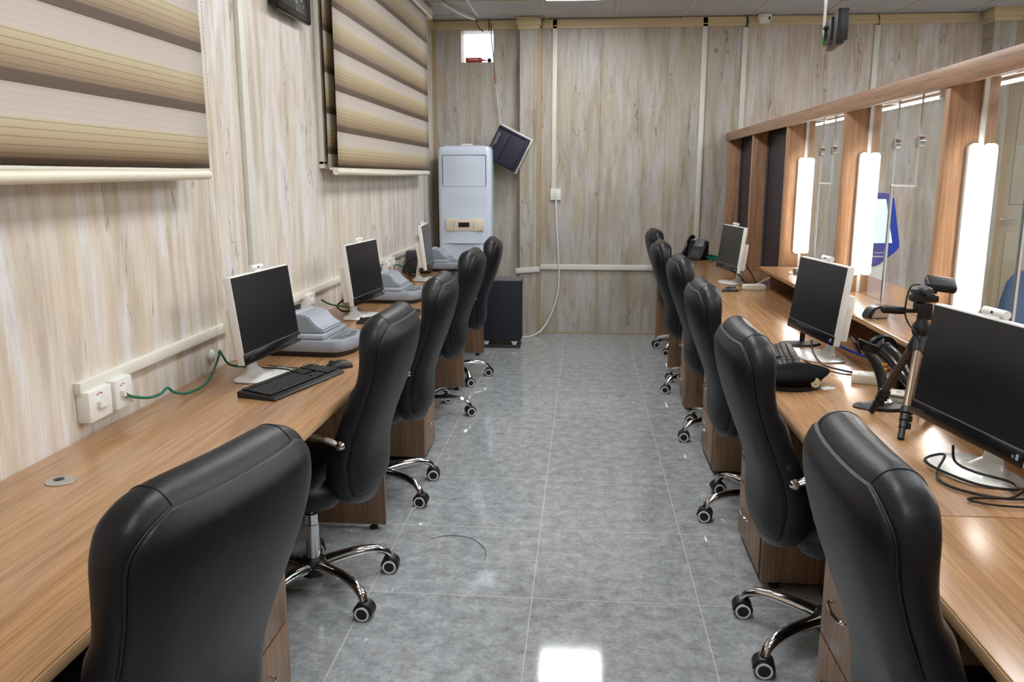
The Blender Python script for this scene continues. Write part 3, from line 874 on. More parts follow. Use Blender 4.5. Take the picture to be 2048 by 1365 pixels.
# clear bays
GX = 1.41
def clip(y, z, parent):
    for dy in (-.028, .028):
        m = MB()
        sg = 1 if dy > 0 else -1
        poly = [(0, -.024), (0, .024)] + [(math.sin(q) * .032, math.cos(q) * .026) for q in [PI * j / 10 for j in range(0, 11)]][1:-1]
        poly = [(sg * px, pz) for px, pz in poly]
        m.prism(poly, .024, Matrix.Translation((-.012, y + sg * .004, z)) @ Matrix.Rotation(PI / 2, 4, 'Z') @ Matrix.Rotation(PI / 2, 4, 'X'), .003)
        m.build('glass_clip', M['chrome'], parent)
def bay(y0, y1, s1, s2, zopen, lab):
    """fixed side panes, a middle pane that stops above the service opening"""
    t = thing('glass_screen', lab, 'glass screen', (GX, y0, .918), 0, 'clear glass screens of the counter')
    zb, zt = 0.0, 1.812 - .918 + .03
    def pane(a, b_, z0, z1):
        g = MB(); g.span((-.004, a - y0, z0), (.004, b_ - y0, z1)); g.build('glass_pane', M['glass'], t, smooth=False)
        return MB().span((-.0042, a - y0 - .001, z0), (.0042, a - y0 + .0008, z1))
    for (a, b_, z0) in ((y0, s1, 0), (s1 + .004, s2 - .004, zopen), (s2, y1, 0)):
        e = pane(a, b_, z0, zt)
        e.build('polished_edge', M['label'], t)
    e = MB()
    e.span((-.006, s2 - y0 + .001, 0), (.006, s2 - y0 + .014, zopen))
    e.build('dark_pane_edge', M['glassedge'], t)
    MB().span((-.006, s1 - y0, zopen - .003), (.006, s2 - y0, zopen + .004)).build('opening_edge', M['label'], t)
    for s_ in (s1, s2):
        clip(s_ - y0, 1.642 - .918, t)
    # white channel fixing the pane to the far post
    MB().span((-.009, y1 - y0 - .012, 0), (.007, y1 - y0, zt)).build('fixing_channel', M['whitep'], t)
    return t
bay(4.402, 5.558, 4.95, 5.19, 1.458 - .918, 'clear glass screen behind the middle right monitor')
bay(3.212, 4.358, 3.72, 3.99, 1.458 - .918, 'clear glass screen between the tripod and the middle right monitor')
bay(2.022, 3.168, 2.52, 2.80, 1.458 - .918, 'clear glass screen behind the near right monitor')
bay(.832, 1.978, 1.32, 1.60, 1.458 - .918, 'clear glass screen out of the photo on the right')

def counter_lamp(y, lab):
    t = thing('counter_lamp', lab, 'lamp', (1.384, y, 1.31), 0, 'upright counter lamps on the post boards')
    def capsule(r):
        return [(r * math.cos(q), .305 - r + r * math.sin(q)) for q in [PI * i / 10 for i in range(11)]] + [(-r * math.cos(q), -(.305 - r) - r * math.sin(q)) for q in [PI * i / 10 for i in range(11)]]
    b = MB(); b.prism(capsule(.0190), .022, Matrix.Rotation(PI / 2, 4, 'X')); b.build('lamp_body', M['whitep'], t)
    g = MB(); g.prism(capsule(.0170), .010, Matrix.Translation((0, -.0221, 0)) @ Matrix.Rotation(PI / 2, 4, 'X'), .003)
    g.build('lamp_tube', M['lamp_light'], t)
    return t
counter_lamp(5.558, 'glowing upright lamp on the post behind the middle right monitor')
counter_lamp(4.358, 'glowing upright lamp left of the blue kiosk')
counter_lamp(3.168, 'glowing upright lamp above the near right monitor')
counter_lamp(1.978, 'glowing upright lamp out of the photo on the right')

def beam_tube(y0, y1, lab):
    t = thing('tube_lamp', lab, 'lamp', (1.53, (y0 + y1) / 2, 1.835), 0, 'tube lamps along the top of the glass')
    l = (y1 - y0) / 2
    MB().tube([(0, -l + .03, 0), (0, l - .03, 0)], .006, 12).build('tube', M['tube_light'], t)
    c = MB(); c.tube([(0, -l, 0), (0, -l + .03, 0)], .008, 12); c.tube([(0, l - .03, 0), (0, l, 0)], .008, 12)
    c.span((-.006, -l, .007), (.006, l, .012)); c.build('end_cap', M['whitep'], t)
    MB().span((-.07, -.02, .010), (.0, .02, .018)).build('bracket', M['whitep'], t)
beam_tube(5.05, 6.05, 'glowing tube lamp at the top of the farthest clear glass')
beam_tube(3.82, 4.82, 'glowing tube lamp at the top of the glass left of the tripod')
beam_tube(2.55, 3.55, 'glowing tube lamp at the top of the glass above the near right monitor')
mh = MB(); mh.span((1.455, YF, 1.853), (1.62, YB - .4, 1.885))
tag(mh.build('lamp_shelf', M['beam']), 'wooden shelf over the tube lamps behind the beam', 'shelf')

# ------------------------------------------------------------------ things beyond the glass
t = thing('info_kiosk', 'blue touch-screen kiosk in the public hall beyond the glass', 'kiosk', (2.05, 6.0, 0))
RX = Matrix.Rotation(PI / 2, 4, 'X')
k = MB(); k.prism([(-.17, .91), (-.05, .875), (.005, .885), (.135, 1.0), (.14, 1.03), (.075, 1.36), (.03, 1.385), (-.15, 1.39), (-.17, 1.36)], .09, Matrix.Translation((0, .045, 0)) @ RX, .01)
k.build('housing', M['kiosk'], t)
k = MB(); k.prism([(-.14, 1.04), (.085, 1.045), (.02, 1.345), (-.14, 1.345)], .004, Matrix.Translation((0, -.043, 0)) @ RX)
k.build('screen', M['kiosk_screen'], t)
k = MB(); k.prism([(-.16, 0), (.06, 0), (.07, .95), (-.16, .95)], .06, Matrix.Translation((0, .03, 0)) @ RX, .006); k.span((-.25, -.2, 0), (.2, .2, .02), .006)
k.build('pedestal', M['whitep'], t)
k = MB()
for i in range(6): k.span((-.03 + i * .014, -.047, .972), (-.022 + i * .014, -.0455, .980))
for i in range(8): k.span((-.04 + i * .013, -.047, .945), (-.031 + i * .013, -.0455, .955))
k.build('small_lettering', M['label'], t)
t = thing('waiting_chair', 'blue-grey shell chair in the public hall beyond the near glass', 'chair', (2.62, 5.15, 0), .5)
k = MB()
rr = []
for z, w, x_ in ((.44, .20, -.18), (.50, .22, .05), (.58, .23, .14), (.72, .235, .17), (.84, .22, .19), (.92, .17, .20), (.94, .08, .20)):
    rr.append([(x_ + (.01 if abs(j) < 3 else -.012), w * j / 4, z) for j in range(-4, 5)])
k.rings(rr, closed=False); so = k.build('shell', M['bluechair'], t); sd = so.modifiers.new('thickness', 'SOLIDIFY'); sd.thickness = .012
k = MB(); k.box((-.05, 0, .45), (.42, .42, .04), None, .015); k.build('seat', M['bluechair'], t)
for sx in (-.2, .1):
    for sy in (-.17, .17):
        MB().tube([(sx * .9, sy * .9, .43), (sx * 1.1, sy * 1.1, .0)], .011, 8).build('leg', M['steel'], t)

# small dome/bullet camera
t = thing('security_camera', 'small white security camera under the ceiling at the back wall', 'security camera', (1.555, YB - .02, 2.86))
k = MB(); k.lathe([(.001, -.0), (.058, 0), (.062, -.015), (.058, -.05), (.04, -.075), (.001, -.082)], (0, -.05, .035), 'Z', 24); k.build('housing', M['whitep'], t)
k = MB(); k.lathe([(.001, -.055), (.016, -.052), (.022, -.04), (.022, -.03), (.001, -.02)], (.022, -.05, -.002), 'Y', 18); k.build('lens', M['blackg'], t)
cable('loose_wire', [(2.545, 7.885, 2.80), (2.55, 7.882, 2.85), (2.535, 7.882, 2.885)], .006, M['wire_black'], 'short black wire at the ceiling above the right-hand trunking')
cable('loose_wire', [(1.415, 7.873, 2.80), (1.418, 7.87, 2.85), (1.412, 7.875, 2.888)], .009, M['darkgrey'], 'short dark wire at the ceiling left of the security camera')

# hanging display seen from behind
t = thing('hanging_display', 'black queue display hung from the ceiling above the partition', 'display', (1.30, 4.66, 2.245), -.10)
k = MB(); k.box((0, 0, 0), (.035, .40, .155), None, .006); k.build('front_case', M['blackp'], t)
k = MB(); k.box((-.03, .02, .0), (.03, .16, .12), None, .005); k.box((-.02, -.16, -.01), (.04, .09, .17), None, .005); k.build('rear_box', M['blackp'], t)
k = MB(); k.box((-.05, .07, -.005), (.012, .03, .05), None, .003); k.box((-.055, .04, .02), (.02, .05, .012), None, .003); k.build('bracket', M['darkgrey'], t)
k = MB(); k.box((-.019, .165, .045), (.002, .025, .03)); k.box((-.052, .085, .0), (.01, .018, .035), None, .003); k.build('sticker', M['label'], t)
k = MB(); k.tube(smooth_pts([(-.035, .17, -.052), (-.045, .13, -.042), (-.05, .10, -.02), (-.045, .08, -.035)], 6), .007, 8); k.build('green_tab', M['grn'], t)
k = MB()
for dx, dy in ((0, 0), (.008, .01), (-.006, .006), (.004, -.008)):
    k.tube(smooth_pts([(-.05 + dx, .09 + dy, .01), (-.055 + dx * .5, .08 + dy, .12), (-.05 + dx * 2, .07 + dy * 2, .35), (-.04 + dx, .06 + dy, .65)], 8), .0035, 6)
k.build('white_leads', M['wire_white'], t)

# ------------------------------------------------------------------ back-left corner: air conditioner, fan, heater
t = thing('floor_air_conditioner', 'tall glossy white floor-standing air conditioner in the left rear corner', 'air conditioner', (-1.075, 7.66, 0))
k = MB()
ring = []
def rrect(w, y0, y1, z, r=.05, n=5):
    pts = []
    for (cx, cy, a0) in ((w - r, y1 - r, 0), (-w + r, y1 - r, PI / 2), (-w + r, y0 + r, PI), (w - r, y0 + r, 1.5 * PI)):
        for i in range(n + 1):
            a = a0 + PI / 2 * i / n
            pts.append((cx + r * math.cos(a), cy + r * math.sin(a), z))
    return pts
for z, w, dy in ((0, .24, 0), (.06, .245, 0), (.8, .243, 0), (1.70, .245, 0), (1.735, .240, .004), (1.757, .228, .014), (1.768, .20, .035), (1.772, .1, .08)):
    ring.append(rrect(w, -.17 + dy, .17 - dy, z, min(.05, w * .5)))
k.rings(ring); k.build('cabinet', M['aircon'], t)
k = MB()
rr = []
for i in range(0, 25):
    z = .9 + .78 * i / 24
    row = []
    for j in range(-8, 9):
        x_ = .192 * j / 8
        row.append((x_, -.171 - .022 * (1 - (j / 8) ** 2) * (1 - .15 * math.sin(i * .8)) , z))
    rr.append(row)
k.rings(rr, closed=False); k.box((0, -.168, 1.29), (.384, .008, .78)); k.build('front_panel', M['aircon'], t)
k = MB(); k.box((0, -.174, 1.684), (.386, .008, .005)); k.box((-.196, -.172, 1.55), (.004, .008, .27)); k.box((.196, -.172, 1.55), (.004, .008, .27))
k.build('outlet_gap', M['line'], t)
k = MB(); k.tube([(-.192, -.186, 1.41)] + [(.192 * j / 8, -.172 - .022 * (1 - (j / 8) ** 2), 1.41) for j in range(-7, 8)] + [(.192, -.176, 1.41)], .0012, 6); k.build('panel_joint', M['line'], t)
k = MB(); k.box((0, -.185, 1.065), (.345, .024, .115), None, .012); k.build('control_panel', M['beige'], t)
k = MB(); k.box((-.005, -.198, 1.068), (.10, .004, .042)); k.build('display_window', M['blackg'], t)
k = MB()
for sx in (-.095, .085):
    for i in range(3): k.box((sx, -.198, 1.09 - i * .024), (.012, .002, .012))
    for i in range(3): k.box((sx - .022, -.198, 1.09 - i * .024), (.006, .002, .004))
k.build('button_mark', M['steel'], t)
k = MB(); k.box((.0, .03, 1.778), (.10, .10, .02), None, .008); k.build('top_cap', M['whitep'], t)

# fan unit hanging on a cord from the hole
t = thing('extractor_fan', 'dark square extractor fan hanging askew beside the air conditioner', 'extractor fan', (-.695, 7.70, 1.745))
t.rotation_euler = (0, math.radians(27), 0)
k = MB(); k.box((.004, .030, 0), (.318, .016, .345), None, .006); k.build('grille_plate', M['trunk'], t)
k = MB(); k.box((-.008, -.012, -.005), (.31, .08, .325), None, .01); k.build('fan_housing', M['fan'], t)
k = MB(); k.box((.045, -.055, -.01), (.15, .02, .28), None, .006); k.box((-.07, -.056, -.02), (.07, .018, .27), None, .006); k.box((-.02, -.056, .145), (.27, .012, .016), None, .003)
k.build('shutter_flap', M['fan'], t)
k = MB(); k.box((-.13, -.055, .04), (.025, .01, .11)); k.box((-.14, -.058, -.04), (.012, .012, .09), None, .003); k.build('motor_slot', M['greylid'], t)
cable('hanging_cable', [(-.865, 7.87, 2.86), (-.868, 7.87, 2.75), (-.85, 7.86, 2.6), (-.838, 7.85, 2.45), (-.828, 7.84, 2.33)], .004, M['bronzedk'], 'dark cable running from the wall opening down towards the fan')
k = MB(); k.tube(smooth_pts([(-.828, 7.84, 2.33), (-.79, 7.79, 2.10), (-.772, 7.74, 1.96), (-.77, 7.72, 1.912)], 6), .0022, 6)
tag(k.build('fan_string', M['wire_white']), 'thin white string holding the hanging extractor fan', 'cable')
k = MB(); k.tube([(-.833, 7.845, 2.40), (-.831, 7.845, 2.36)], .008, 8); tag(k.build('red_tape', M['red']), 'red tape wound on the dark cord under the opening', 'tape')
cable('ceiling_wire', [(-1.00, 7.72, 2.88), (-.99, 7.80, 2.84), (-.97, 7.86, 2.81), (-.945, 7.895, 2.80)], .006, M['bronzedk'], 'dark wire dropping from the ceiling to the left side of the wall opening')
cable('ceiling_wire', [(-.885, 7.86, 2.893), (-.887, 7.865, 2.85), (-.893, 7.895, 2.80)], .005, M['bronzedk'], 'dark wire dropping from the ceiling to the right side of the wall opening')
cable('clear_conduit', [(-1.18, 7.02, 2.885), (-1.13, 7.25, 2.875), (-1.06, 7.50, 2.868), (-1.00, 7.70, 2.872)], .012, M['whitep'], 'shiny white cable crossing the ceiling above the air conditioner')
# red bottle and ball in the opening
t = thing('sealant_bottle', 'red bottle lying on the sill of the wall opening', 'bottle', (-1.03, YB + .04, hz0 + .024))
k = MB(); k.lathe([(.001, -.085), (.022, -.082), (.024, -.06), (.024, .055), (.014, .07), (.001, .07)], (0, 0, 0), 'X', 16); k.build('bottle_body', M['red'], t)
k = MB(); k.lathe([(.001, .07), (.008, .07), (.004, .115), (.001, .115)], (0, 0, 0), 'X', 10); k.build('nozzle', M['red'], t)
k = MB()
for i in range(6): k.box((-.05 + i * .016, -.0242, .004), (.008, .001, .014))
k.build('pale_lettering', M['label'], t)
k = MB(); k.lathe([(.001, -.02), (.014, -.015), (.02, 0), (.014, .015), (.001, .02)], (0, 0, 0), 'Z', 16)
tag(k.build('ball', M['blackp'], loc=(-.893, YB + .03, hz0 + .02)), 'small dark ball on the sill of the wall opening', 'ball')

# heater / subwoofer box
t = thing('heater_box', 'dark navy box heater on small feet beside the left desk end', 'heater', (-.735, 7.24, 0))
k = MB(); k.box((0, 0, .335), (.40, .22, .54), None, .02, 3); k.build('cabinet', M['navy'], t)
k = MB(); k.box((0, 0, .606), (.405, .225, .022), None, .008); k.build('top_lid', M['greylid'], t)
for sx in (-.11, .14):
    k = MB(); k.prism([(-.03, .065), (.03, .065), (.008, .02), (-.008, .02)], .03, Matrix.Translation((sx, -.06, 0)) @ RX); k.lathe([(.001, -.008), (.018, -.008), (.018, .008), (.001, .008)], (sx, -.075, .018), 'Y', 14); k.build('caster', M['whitep'], t)
k = MB(); k.span((-.19, -.09, .0), (.19, .1, .03)); k.build('base_tray', M['darkgrey'], t)

# ------------------------------------------------------------------ monitors (all-in-one computers)
def make_monitor():
    """origin on the desk under the screen centre; screen faces +X"""
    t = bpy.data.objects.new('computer_monitor', None); COL.objects.link(t)
    Wd, Hh = .452, .309
    tilt = math.radians(7)
    zb = .092
    T = Matrix.Translation((0, 0, zb)) @ Matrix.Rotation(-tilt, 4, 'Y')
    def b_(mb, *a, **k):
        o = mb.build(*a, **k)
        o.data.transform(T); return o
    k = MB(); k.span((-.030, -Wd / 2, 0), (-.002, Wd / 2, Hh), .004); b_(k, 'frame', M['whitep'], t)
    k = MB(); k.span((-.004, -Wd / 2 + .004, .040), (.0006, Wd / 2 - .004, Hh - .005)); b_(k, 'screen', M['screen'], t)
    k = MB(); k.span((-.006, -Wd / 2 + .001, 0), (.003, Wd / 2 - .001, .038), .002); ch_ = b_(k, 'bezel_chin', M['chin'], t)
    k = MB(); k.span((-.003, -Wd / 2 + .003, .038), (.0016, Wd / 2 - .003, .0405)); b_(k, 'silver_line', M['steel'], t)
    text = text_part('maker_lettering', 'Lenovo', .011, M['darkgrey'], t, Matrix.Translation((.0032, -Wd / 2 + .05, .019)) @ Matrix.Rotation(PI / 2, 4, 'Z') @ Matrix.Rotation(PI / 2, 4, 'X'))
    text.data.transform(T)
    k = MB(); k.box((.0034, Wd / 2 - .016, .020), (.0008, .009, .014)); b_(k, 'blue_sticker', plain('sticker_blue', (150, 172, 200), .4) if 'sticker' not in M else M['sticker'], t)
    k = MB(); k.box((.0034, Wd / 2 - .030, .018), (.0008, .009, .008)); b_(k, 'grey_sticker', M['greylid'], t)
    # rear computer housing
    k = MB(); k.span((-.062, -Wd / 2 + .012, .02), (-.028, Wd / 2 - .012, .20), .006); b_(k, 'rear_housing', M['whitep'], t)
    for sg in (-1, 1):
        k = MB(); k.box((-.045, sg * (Wd / 2 - .0115), .11), (.012, .0012, .09)); b_(k, 'side_slot', M['cream'], t)
    # webcam bar
    k = MB(); k.tube([(-.018, -.042, Hh + .012), (-.018, .042, Hh + .012)], .0105, 14); k.box((-.018, 0, Hh + .003), (.014, .05, .008)); cm = b_(k, 'webcam', M['whitep'], t)
    k = MB(); k.lathe([(.0005, .010), (.0035, .010), (.0035, .012), (.0005, .012)], (-.018, .0, Hh + .012), 'X', 12); b_(k, 'webcam_lens', M['blackg'], cm)
    # stand: flared neck on a flat oval foot
    k = MB()
    sec = []
    for z, xc, hx, hy in ((.006, -.075, .060, .072), (.014, -.085, .035, .055), (.03, -.095, .016, .036), (.06, -.097, .011, .029), (.13, -.085, .010, .028), (.20, -.075, .010, .028)):
        sec.append([(xc + hx * math.cos(a), hy * math.sin(a), z) for a in [2 * PI * q / 20 for q in range(20)]])
    k.rings(sec); k.build('stand_neck', M['basew'], t)
    k = MB()
    def oval(s, z):
        pts = []
        for q in range(36):
            a = 2 * PI * q / 36
            c_, s_ = math.cos(a), math.sin(a)
            ex = .62
            x_ = math.copysign(abs(c_) ** ex, c_) * .088 * s - .045
            y_ = math.copysign(abs(s_) ** .8, s_) * (.125 - .02 * c_) * s
            pts.append((x_, y_, z))
        return pts
    k.rings([oval(.9, 0), oval(.99, .0015), oval(1.0, .004), oval(.985, .0065), oval(.94, .008)]); k.build('stand_foot', M['basew'], t)
    k = MB(); k.box((-.072, 0, .2), (.02, .09, .07), None, .004); b_(k, 'stand_hinge', M['whitep'], t)
    return t
M['sticker'] = plain('sticker_pale_blue', (140, 165, 205), .4)
mon0 = make_monitor()
def place_monitor(first, x, y, yaw, label):
    o = mon0 if first else copy_tree(mon0)
    o.location = (x, y, .765); o.rotation_euler = (0, 0, math.radians(yaw))
    tag(o, label, 'computer', 'white all-in-one computers on the desks')
    return o
s_ = .92
place_monitor(True, -1.233 * s_, 3.165 * s_, -4.8, 'white-framed all-in-one computer nearest the camera on the left desk')
place_monitor(False, -1.216 * s_, 4.616 * s_, -5.4, 'white-framed all-in-one computer in the middle of the left desk')
place_monitor(False, -1.189 * s_, 6.393 * s_, 4.6, 'white-framed all-in-one computer farthest along the left desk, seen edge on')
place_monitor(False, 1.082 * s_, 6.379 * s_, -171.9, 'white-framed all-in-one computer farthest along the right desk')
place_monitor(False, 1.01 * s_, 3.726 * s_, -171.9, 'white-framed all-in-one computer behind the black beret on the right desk')
place_monitor(False, 1.037 * .915, 2.263 * .915, -170.6, 'white-framed all-in-one computer nearest the camera on the right desk')

# ------------------------------------------------------------------ keyboards and mice
def make_keyboard():
    """long axis along Y, front edge towards +X"""
    t = bpy.data.objects.new('keyboard', None); COL.objects.link(t)
    k = MB()
    secs = []
    Wd = .44
    for y in (-Wd / 2, -Wd / 2 + .004, Wd / 2 - .004, Wd / 2):
        i = 0.0 if abs(y) < Wd / 2 - .002 else .003
        secs.append([(-.075 + i, y, .0), (.075 - i, y, .0), (.077 - i, y, .006), (.068 - i, y, .012 - i), (-.070 + i, y, .024 - i), (-.077 + i, y, .018)])
    k.rings(secs); k.build('keyboard_body', M['blackp'], t)
    kk = MB()
    rot = Matrix.Rotation(math.atan2(.012, .138), 3, 'Y')
    def top(x): return .0185 - (x) * .087
    for r in range(6):
        x_ = -.056 + r * .0192 + (.004 if r else 0)
        y = -.208
        if r == 5: cols = [(.024,)] * 3 + [(.11,)] + [(.024,)] * 4
        else: cols = [(.0178,)] * 15
        for (w,) in cols:
            kk.box((x_, y + w / 2, top(x_) + .0035), (.0162, w - .0024, .005), rot, .0012, 1); y += w
        for blk in ((.068, 3), (.132, 4)):
            if blk[1] == 3 and r in (3,): continue
            for c_ in range(blk[1]):
                kk.box((x_, blk[0] + c_ * .0182 + .009, top(x_) + .0035), (.0162, .0158, .005), rot, .0012, 1)
    o = kk.build('keys', M['keys'], t)
    k = MB()
    for i in range(3): k.box((-.064, .150 + i * .012, top(-.064) + .0012), (.002, .004, .0006), rot)
    k.build('indicator_lights', M['steel'], t)
    return t
kb0 = make_keyboard()
def place_kb(first, x, y, yaw, label):
    o = kb0 if first else copy_tree(kb0)
    o.location = (x, y, .765); o.rotation_euler = (0, 0, math.radians(yaw)); tag(o, label, 'keyboard', 'black keyboards')
place_kb(True, -1.028, 2.80, -15, 'black keyboard in front of the near left computer')
place_kb(False, -.965, 4.22, -8, 'black keyboard on the left desk mostly hidden behind the second left chair')
place_kb(False, -.955, 5.80, 4, 'black keyboard in front of the farthest left computer')
place_kb(False, .80, 3.38, 172, 'black keyboard behind the beret in front of the middle right computer')

def make_mouse():
    t = bpy.data.objects.new('computer_mouse', None); COL.objects.link(t)
    k = MB(); secs = []
    for i in range(13):
        u = i / 12
        x_ = -.055 + .11 * u
        w = .031 * math.sin(PI * min(max(u * .94 + .03, 0), 1)) ** .42 * (1 - .08 * math.sin(PI * u))
        h = .036 * math.sin(PI * (u * .9 + .05)) ** .6 * (1.05 - .3 * u)
        secs.append([(x_, w * math.cos(a), max(0, h * math.sin(a)) if a <= PI else 0.0) for a in [PI * q / 10 for q in range(11)]] + [(x_, -w * .5, 0), (x_, w * .5, 0)])
    k.rings(secs); k.build('mouse_shell', M['blackp'], t)
    k = MB(); k.lathe([(.001, -.003), (.009, -.003), (.009, .003), (.001, .003)], (.028, 0, .024), 'Y', 14); k.build('scroll_wheel', M['darkgrey'], t)
    return t
ms0 = make_mouse()
def place_ms(first, x, y, yaw, label):
    o = ms0 if first else copy_tree(ms0)
    o.location = (x, y, .765); o.rotation_euler = (0, 0, math.radians(yaw)); tag(o, label, 'mouse', 'black computer mice')
place_ms(True, -.945, 3.07, -152, 'black mouse beside the near left keyboard')
place_ms(False, -1.09, 4.06, 200, 'black mouse by the foot of the middle left computer')
place_ms(False, -.965, 6.10, 180, 'black mouse beyond the far left keyboard')
place_ms(False, .955, 5.42, 15, 'black mouse beside the white socket box on the right desk')

# ------------------------------------------------------------------ flatbed scanners with feeder
def make_scanner():
    """long axis X, rounded control end at +X; origin under centre on the desk"""
    t = bpy.data.objects.new('document_scanner', None); COL.objects.link(t)
    def outl(s, z, x0=-.22, x1=.225, w=.15):
        pts = [(x0 * s, -w * s), ]
        n = 10
        pts += [(x0 * s, w * s)]
        for i in range(n + 1):
            a = PI / 2 - PI * i / n
            pts.append((x1 * s - .07 * s + .07 * s * math.cos(a), w * s * math.sin(a) * (1 - .0 * abs(math.cos(a)))))
        pts = [(p[0], p[1]) for p in pts]
        out = []
        for p in pts: out.append((p[0], p[1], z))
        return out
    k = MB(); k.rings([outl(.93, 0), outl(.95, .012), outl(.96, .024)]); k.build('scanner_base', M['blackp'], t)
    k = MB(); k.rings([outl(.97, .022), outl(1.0, .034), outl(1.0, .052), outl(.975, .066), outl(.93, .070)]); k.build('scanner_body', M['scan'], t)
    k = MB(); k.span((-.21, -.138, .07), (.115, .138, .092), .008); k.build('scanner_lid', M['scan2'], t)
    # feeder block with sloping tray
    k = MB(); k.prism([(-.12, .09), (.105, .09), (.105, .105), (.07, .125), (.035, .165), (-.03, .172), (-.12, .118)], .22, Matrix.Translation((0, .11, 0)) @ RX, .006); k.build('document_feeder', M['scan'], t)
    k = MB(); k.prism([(-.21, .118), (-.01, .165), (-.02, .176), (-.215, .15)], .20, Matrix.Translation((0, .10, 0)) @ RX, .004); k.build('paper_tray', M['scan2'], t)
    k = MB(); k.prism([(-.12, .15), (-.05, .168), (-.05, .195), (-.085, .185)], .012, Matrix.Translation((0, .035, 0)) @ RX, .002); k.span((-.09, -.03, .158), (-.06, .035, .172), .003); k.build('paper_guide', M['darkgrey'], t)
    k = MB(); k.prism([(.13, -.10), (.18, -.085), (.20, 0), (.18, .085), (.13, .10)], .003, Matrix.Translation((0, 0, .0695)), .001); k.build('control_panel', M['scandk'], t)
    k = MB()
    for i in range(5): k.box((.165 - abs(i - 2) * .003, -.05 + i * .025, .0745), (.014, .010, .004), None, .001)
    k.build('buttons', M['scan2'], t)
    return t
sc0 = make_scanner()
def place_sc(first, x, y, yaw, label):
    o = sc0 if first else copy_tree(sc0)
    o.location = (x, y, .765); o.rotation_euler = (0, 0, math.radians(yaw)); tag(o, label, 'scanner', 'grey document scanners')
place_sc(True, -1.165, 3.40, -4, 'grey document scanner behind the near left computer')
place_sc(False, -1.165, 4.86, -3, 'grey document scanner behind the middle left computer')
place_sc(False, -1.165, 6.52, -2, 'grey document scanner behind the farthest left computer')
k = MB(); k.box((0, 0, .09), (.20, .09, .17), None, .02, 3)
tag(k.build('small_device', M['darkgrey'], loc=(-1.26, 6.28, .765)), 'dark grey box device against the left wall behind the far left computer', 'device')

# ------------------------------------------------------------------ executive chairs
LEATH = [M['leather'], M['perf']]
def interp(tab, z):
    for (a, va), (b, vb) in zip(tab, tab[1:]):
        if z <= b:
            t_ = (z - a) / (b - a); t_ = max(0, min(1, t_))
            return va + (vb - va) * t_
    return tab[-1][1]
REAR = [(.40, .215), (.45, .238), (.50, .238), (.56, .232), (.62, .242), (.70, .270), (.80, .312), (.88, .335), (.95, .350), (1.02, .356), (1.06, .356), (1.085, .349), (1.098, .337), (1.105, .322)]
FRNT = [(.40, .19), (.43, .14), (.47, .11), (.55, .12), (.63, .145), (.73, .188), (.81, .215), (.83, .235), (.85, .245), (.92, .258), (1.0, .256), (1.05, .257), (1.075, .266), (1.09, .279), (1.099, .292), (1.105, .306)]
WID = [(.40, .07), (.42, .14), (.45, .185), (.49, .212), (.55, .228), (.65, .228), (.75, .230), (.84, .243), (.92, .254), (.98, .254), (1.02, .247), (1.05, .234), (1.075, .212), (1.093, .182), (1.105, .13)]
def back_pt(z, s):
    """point on the rear surface, s in -1..1 across"""
    w = interp(WID, z); r = interp(REAR, z); f = interp(FRNT, z)
    c = max(0.0, 1 - abs(s) ** 4) ** .275
    return Vector(((r + f) / 2 + (r - f) / 2 * c + .026 * (1 - s * s) * min(1, (1.105 - z) / .08 + .1), w * s, z))
def squash(o):
    for v in o.data.vertices:
        if v.co.z > .85: v.co.z = .85 + (v.co.z - .85) * .835
        elif v.co.z < .50: v.co.z = .50 + (v.co.z - .50) * 1.25
    return o
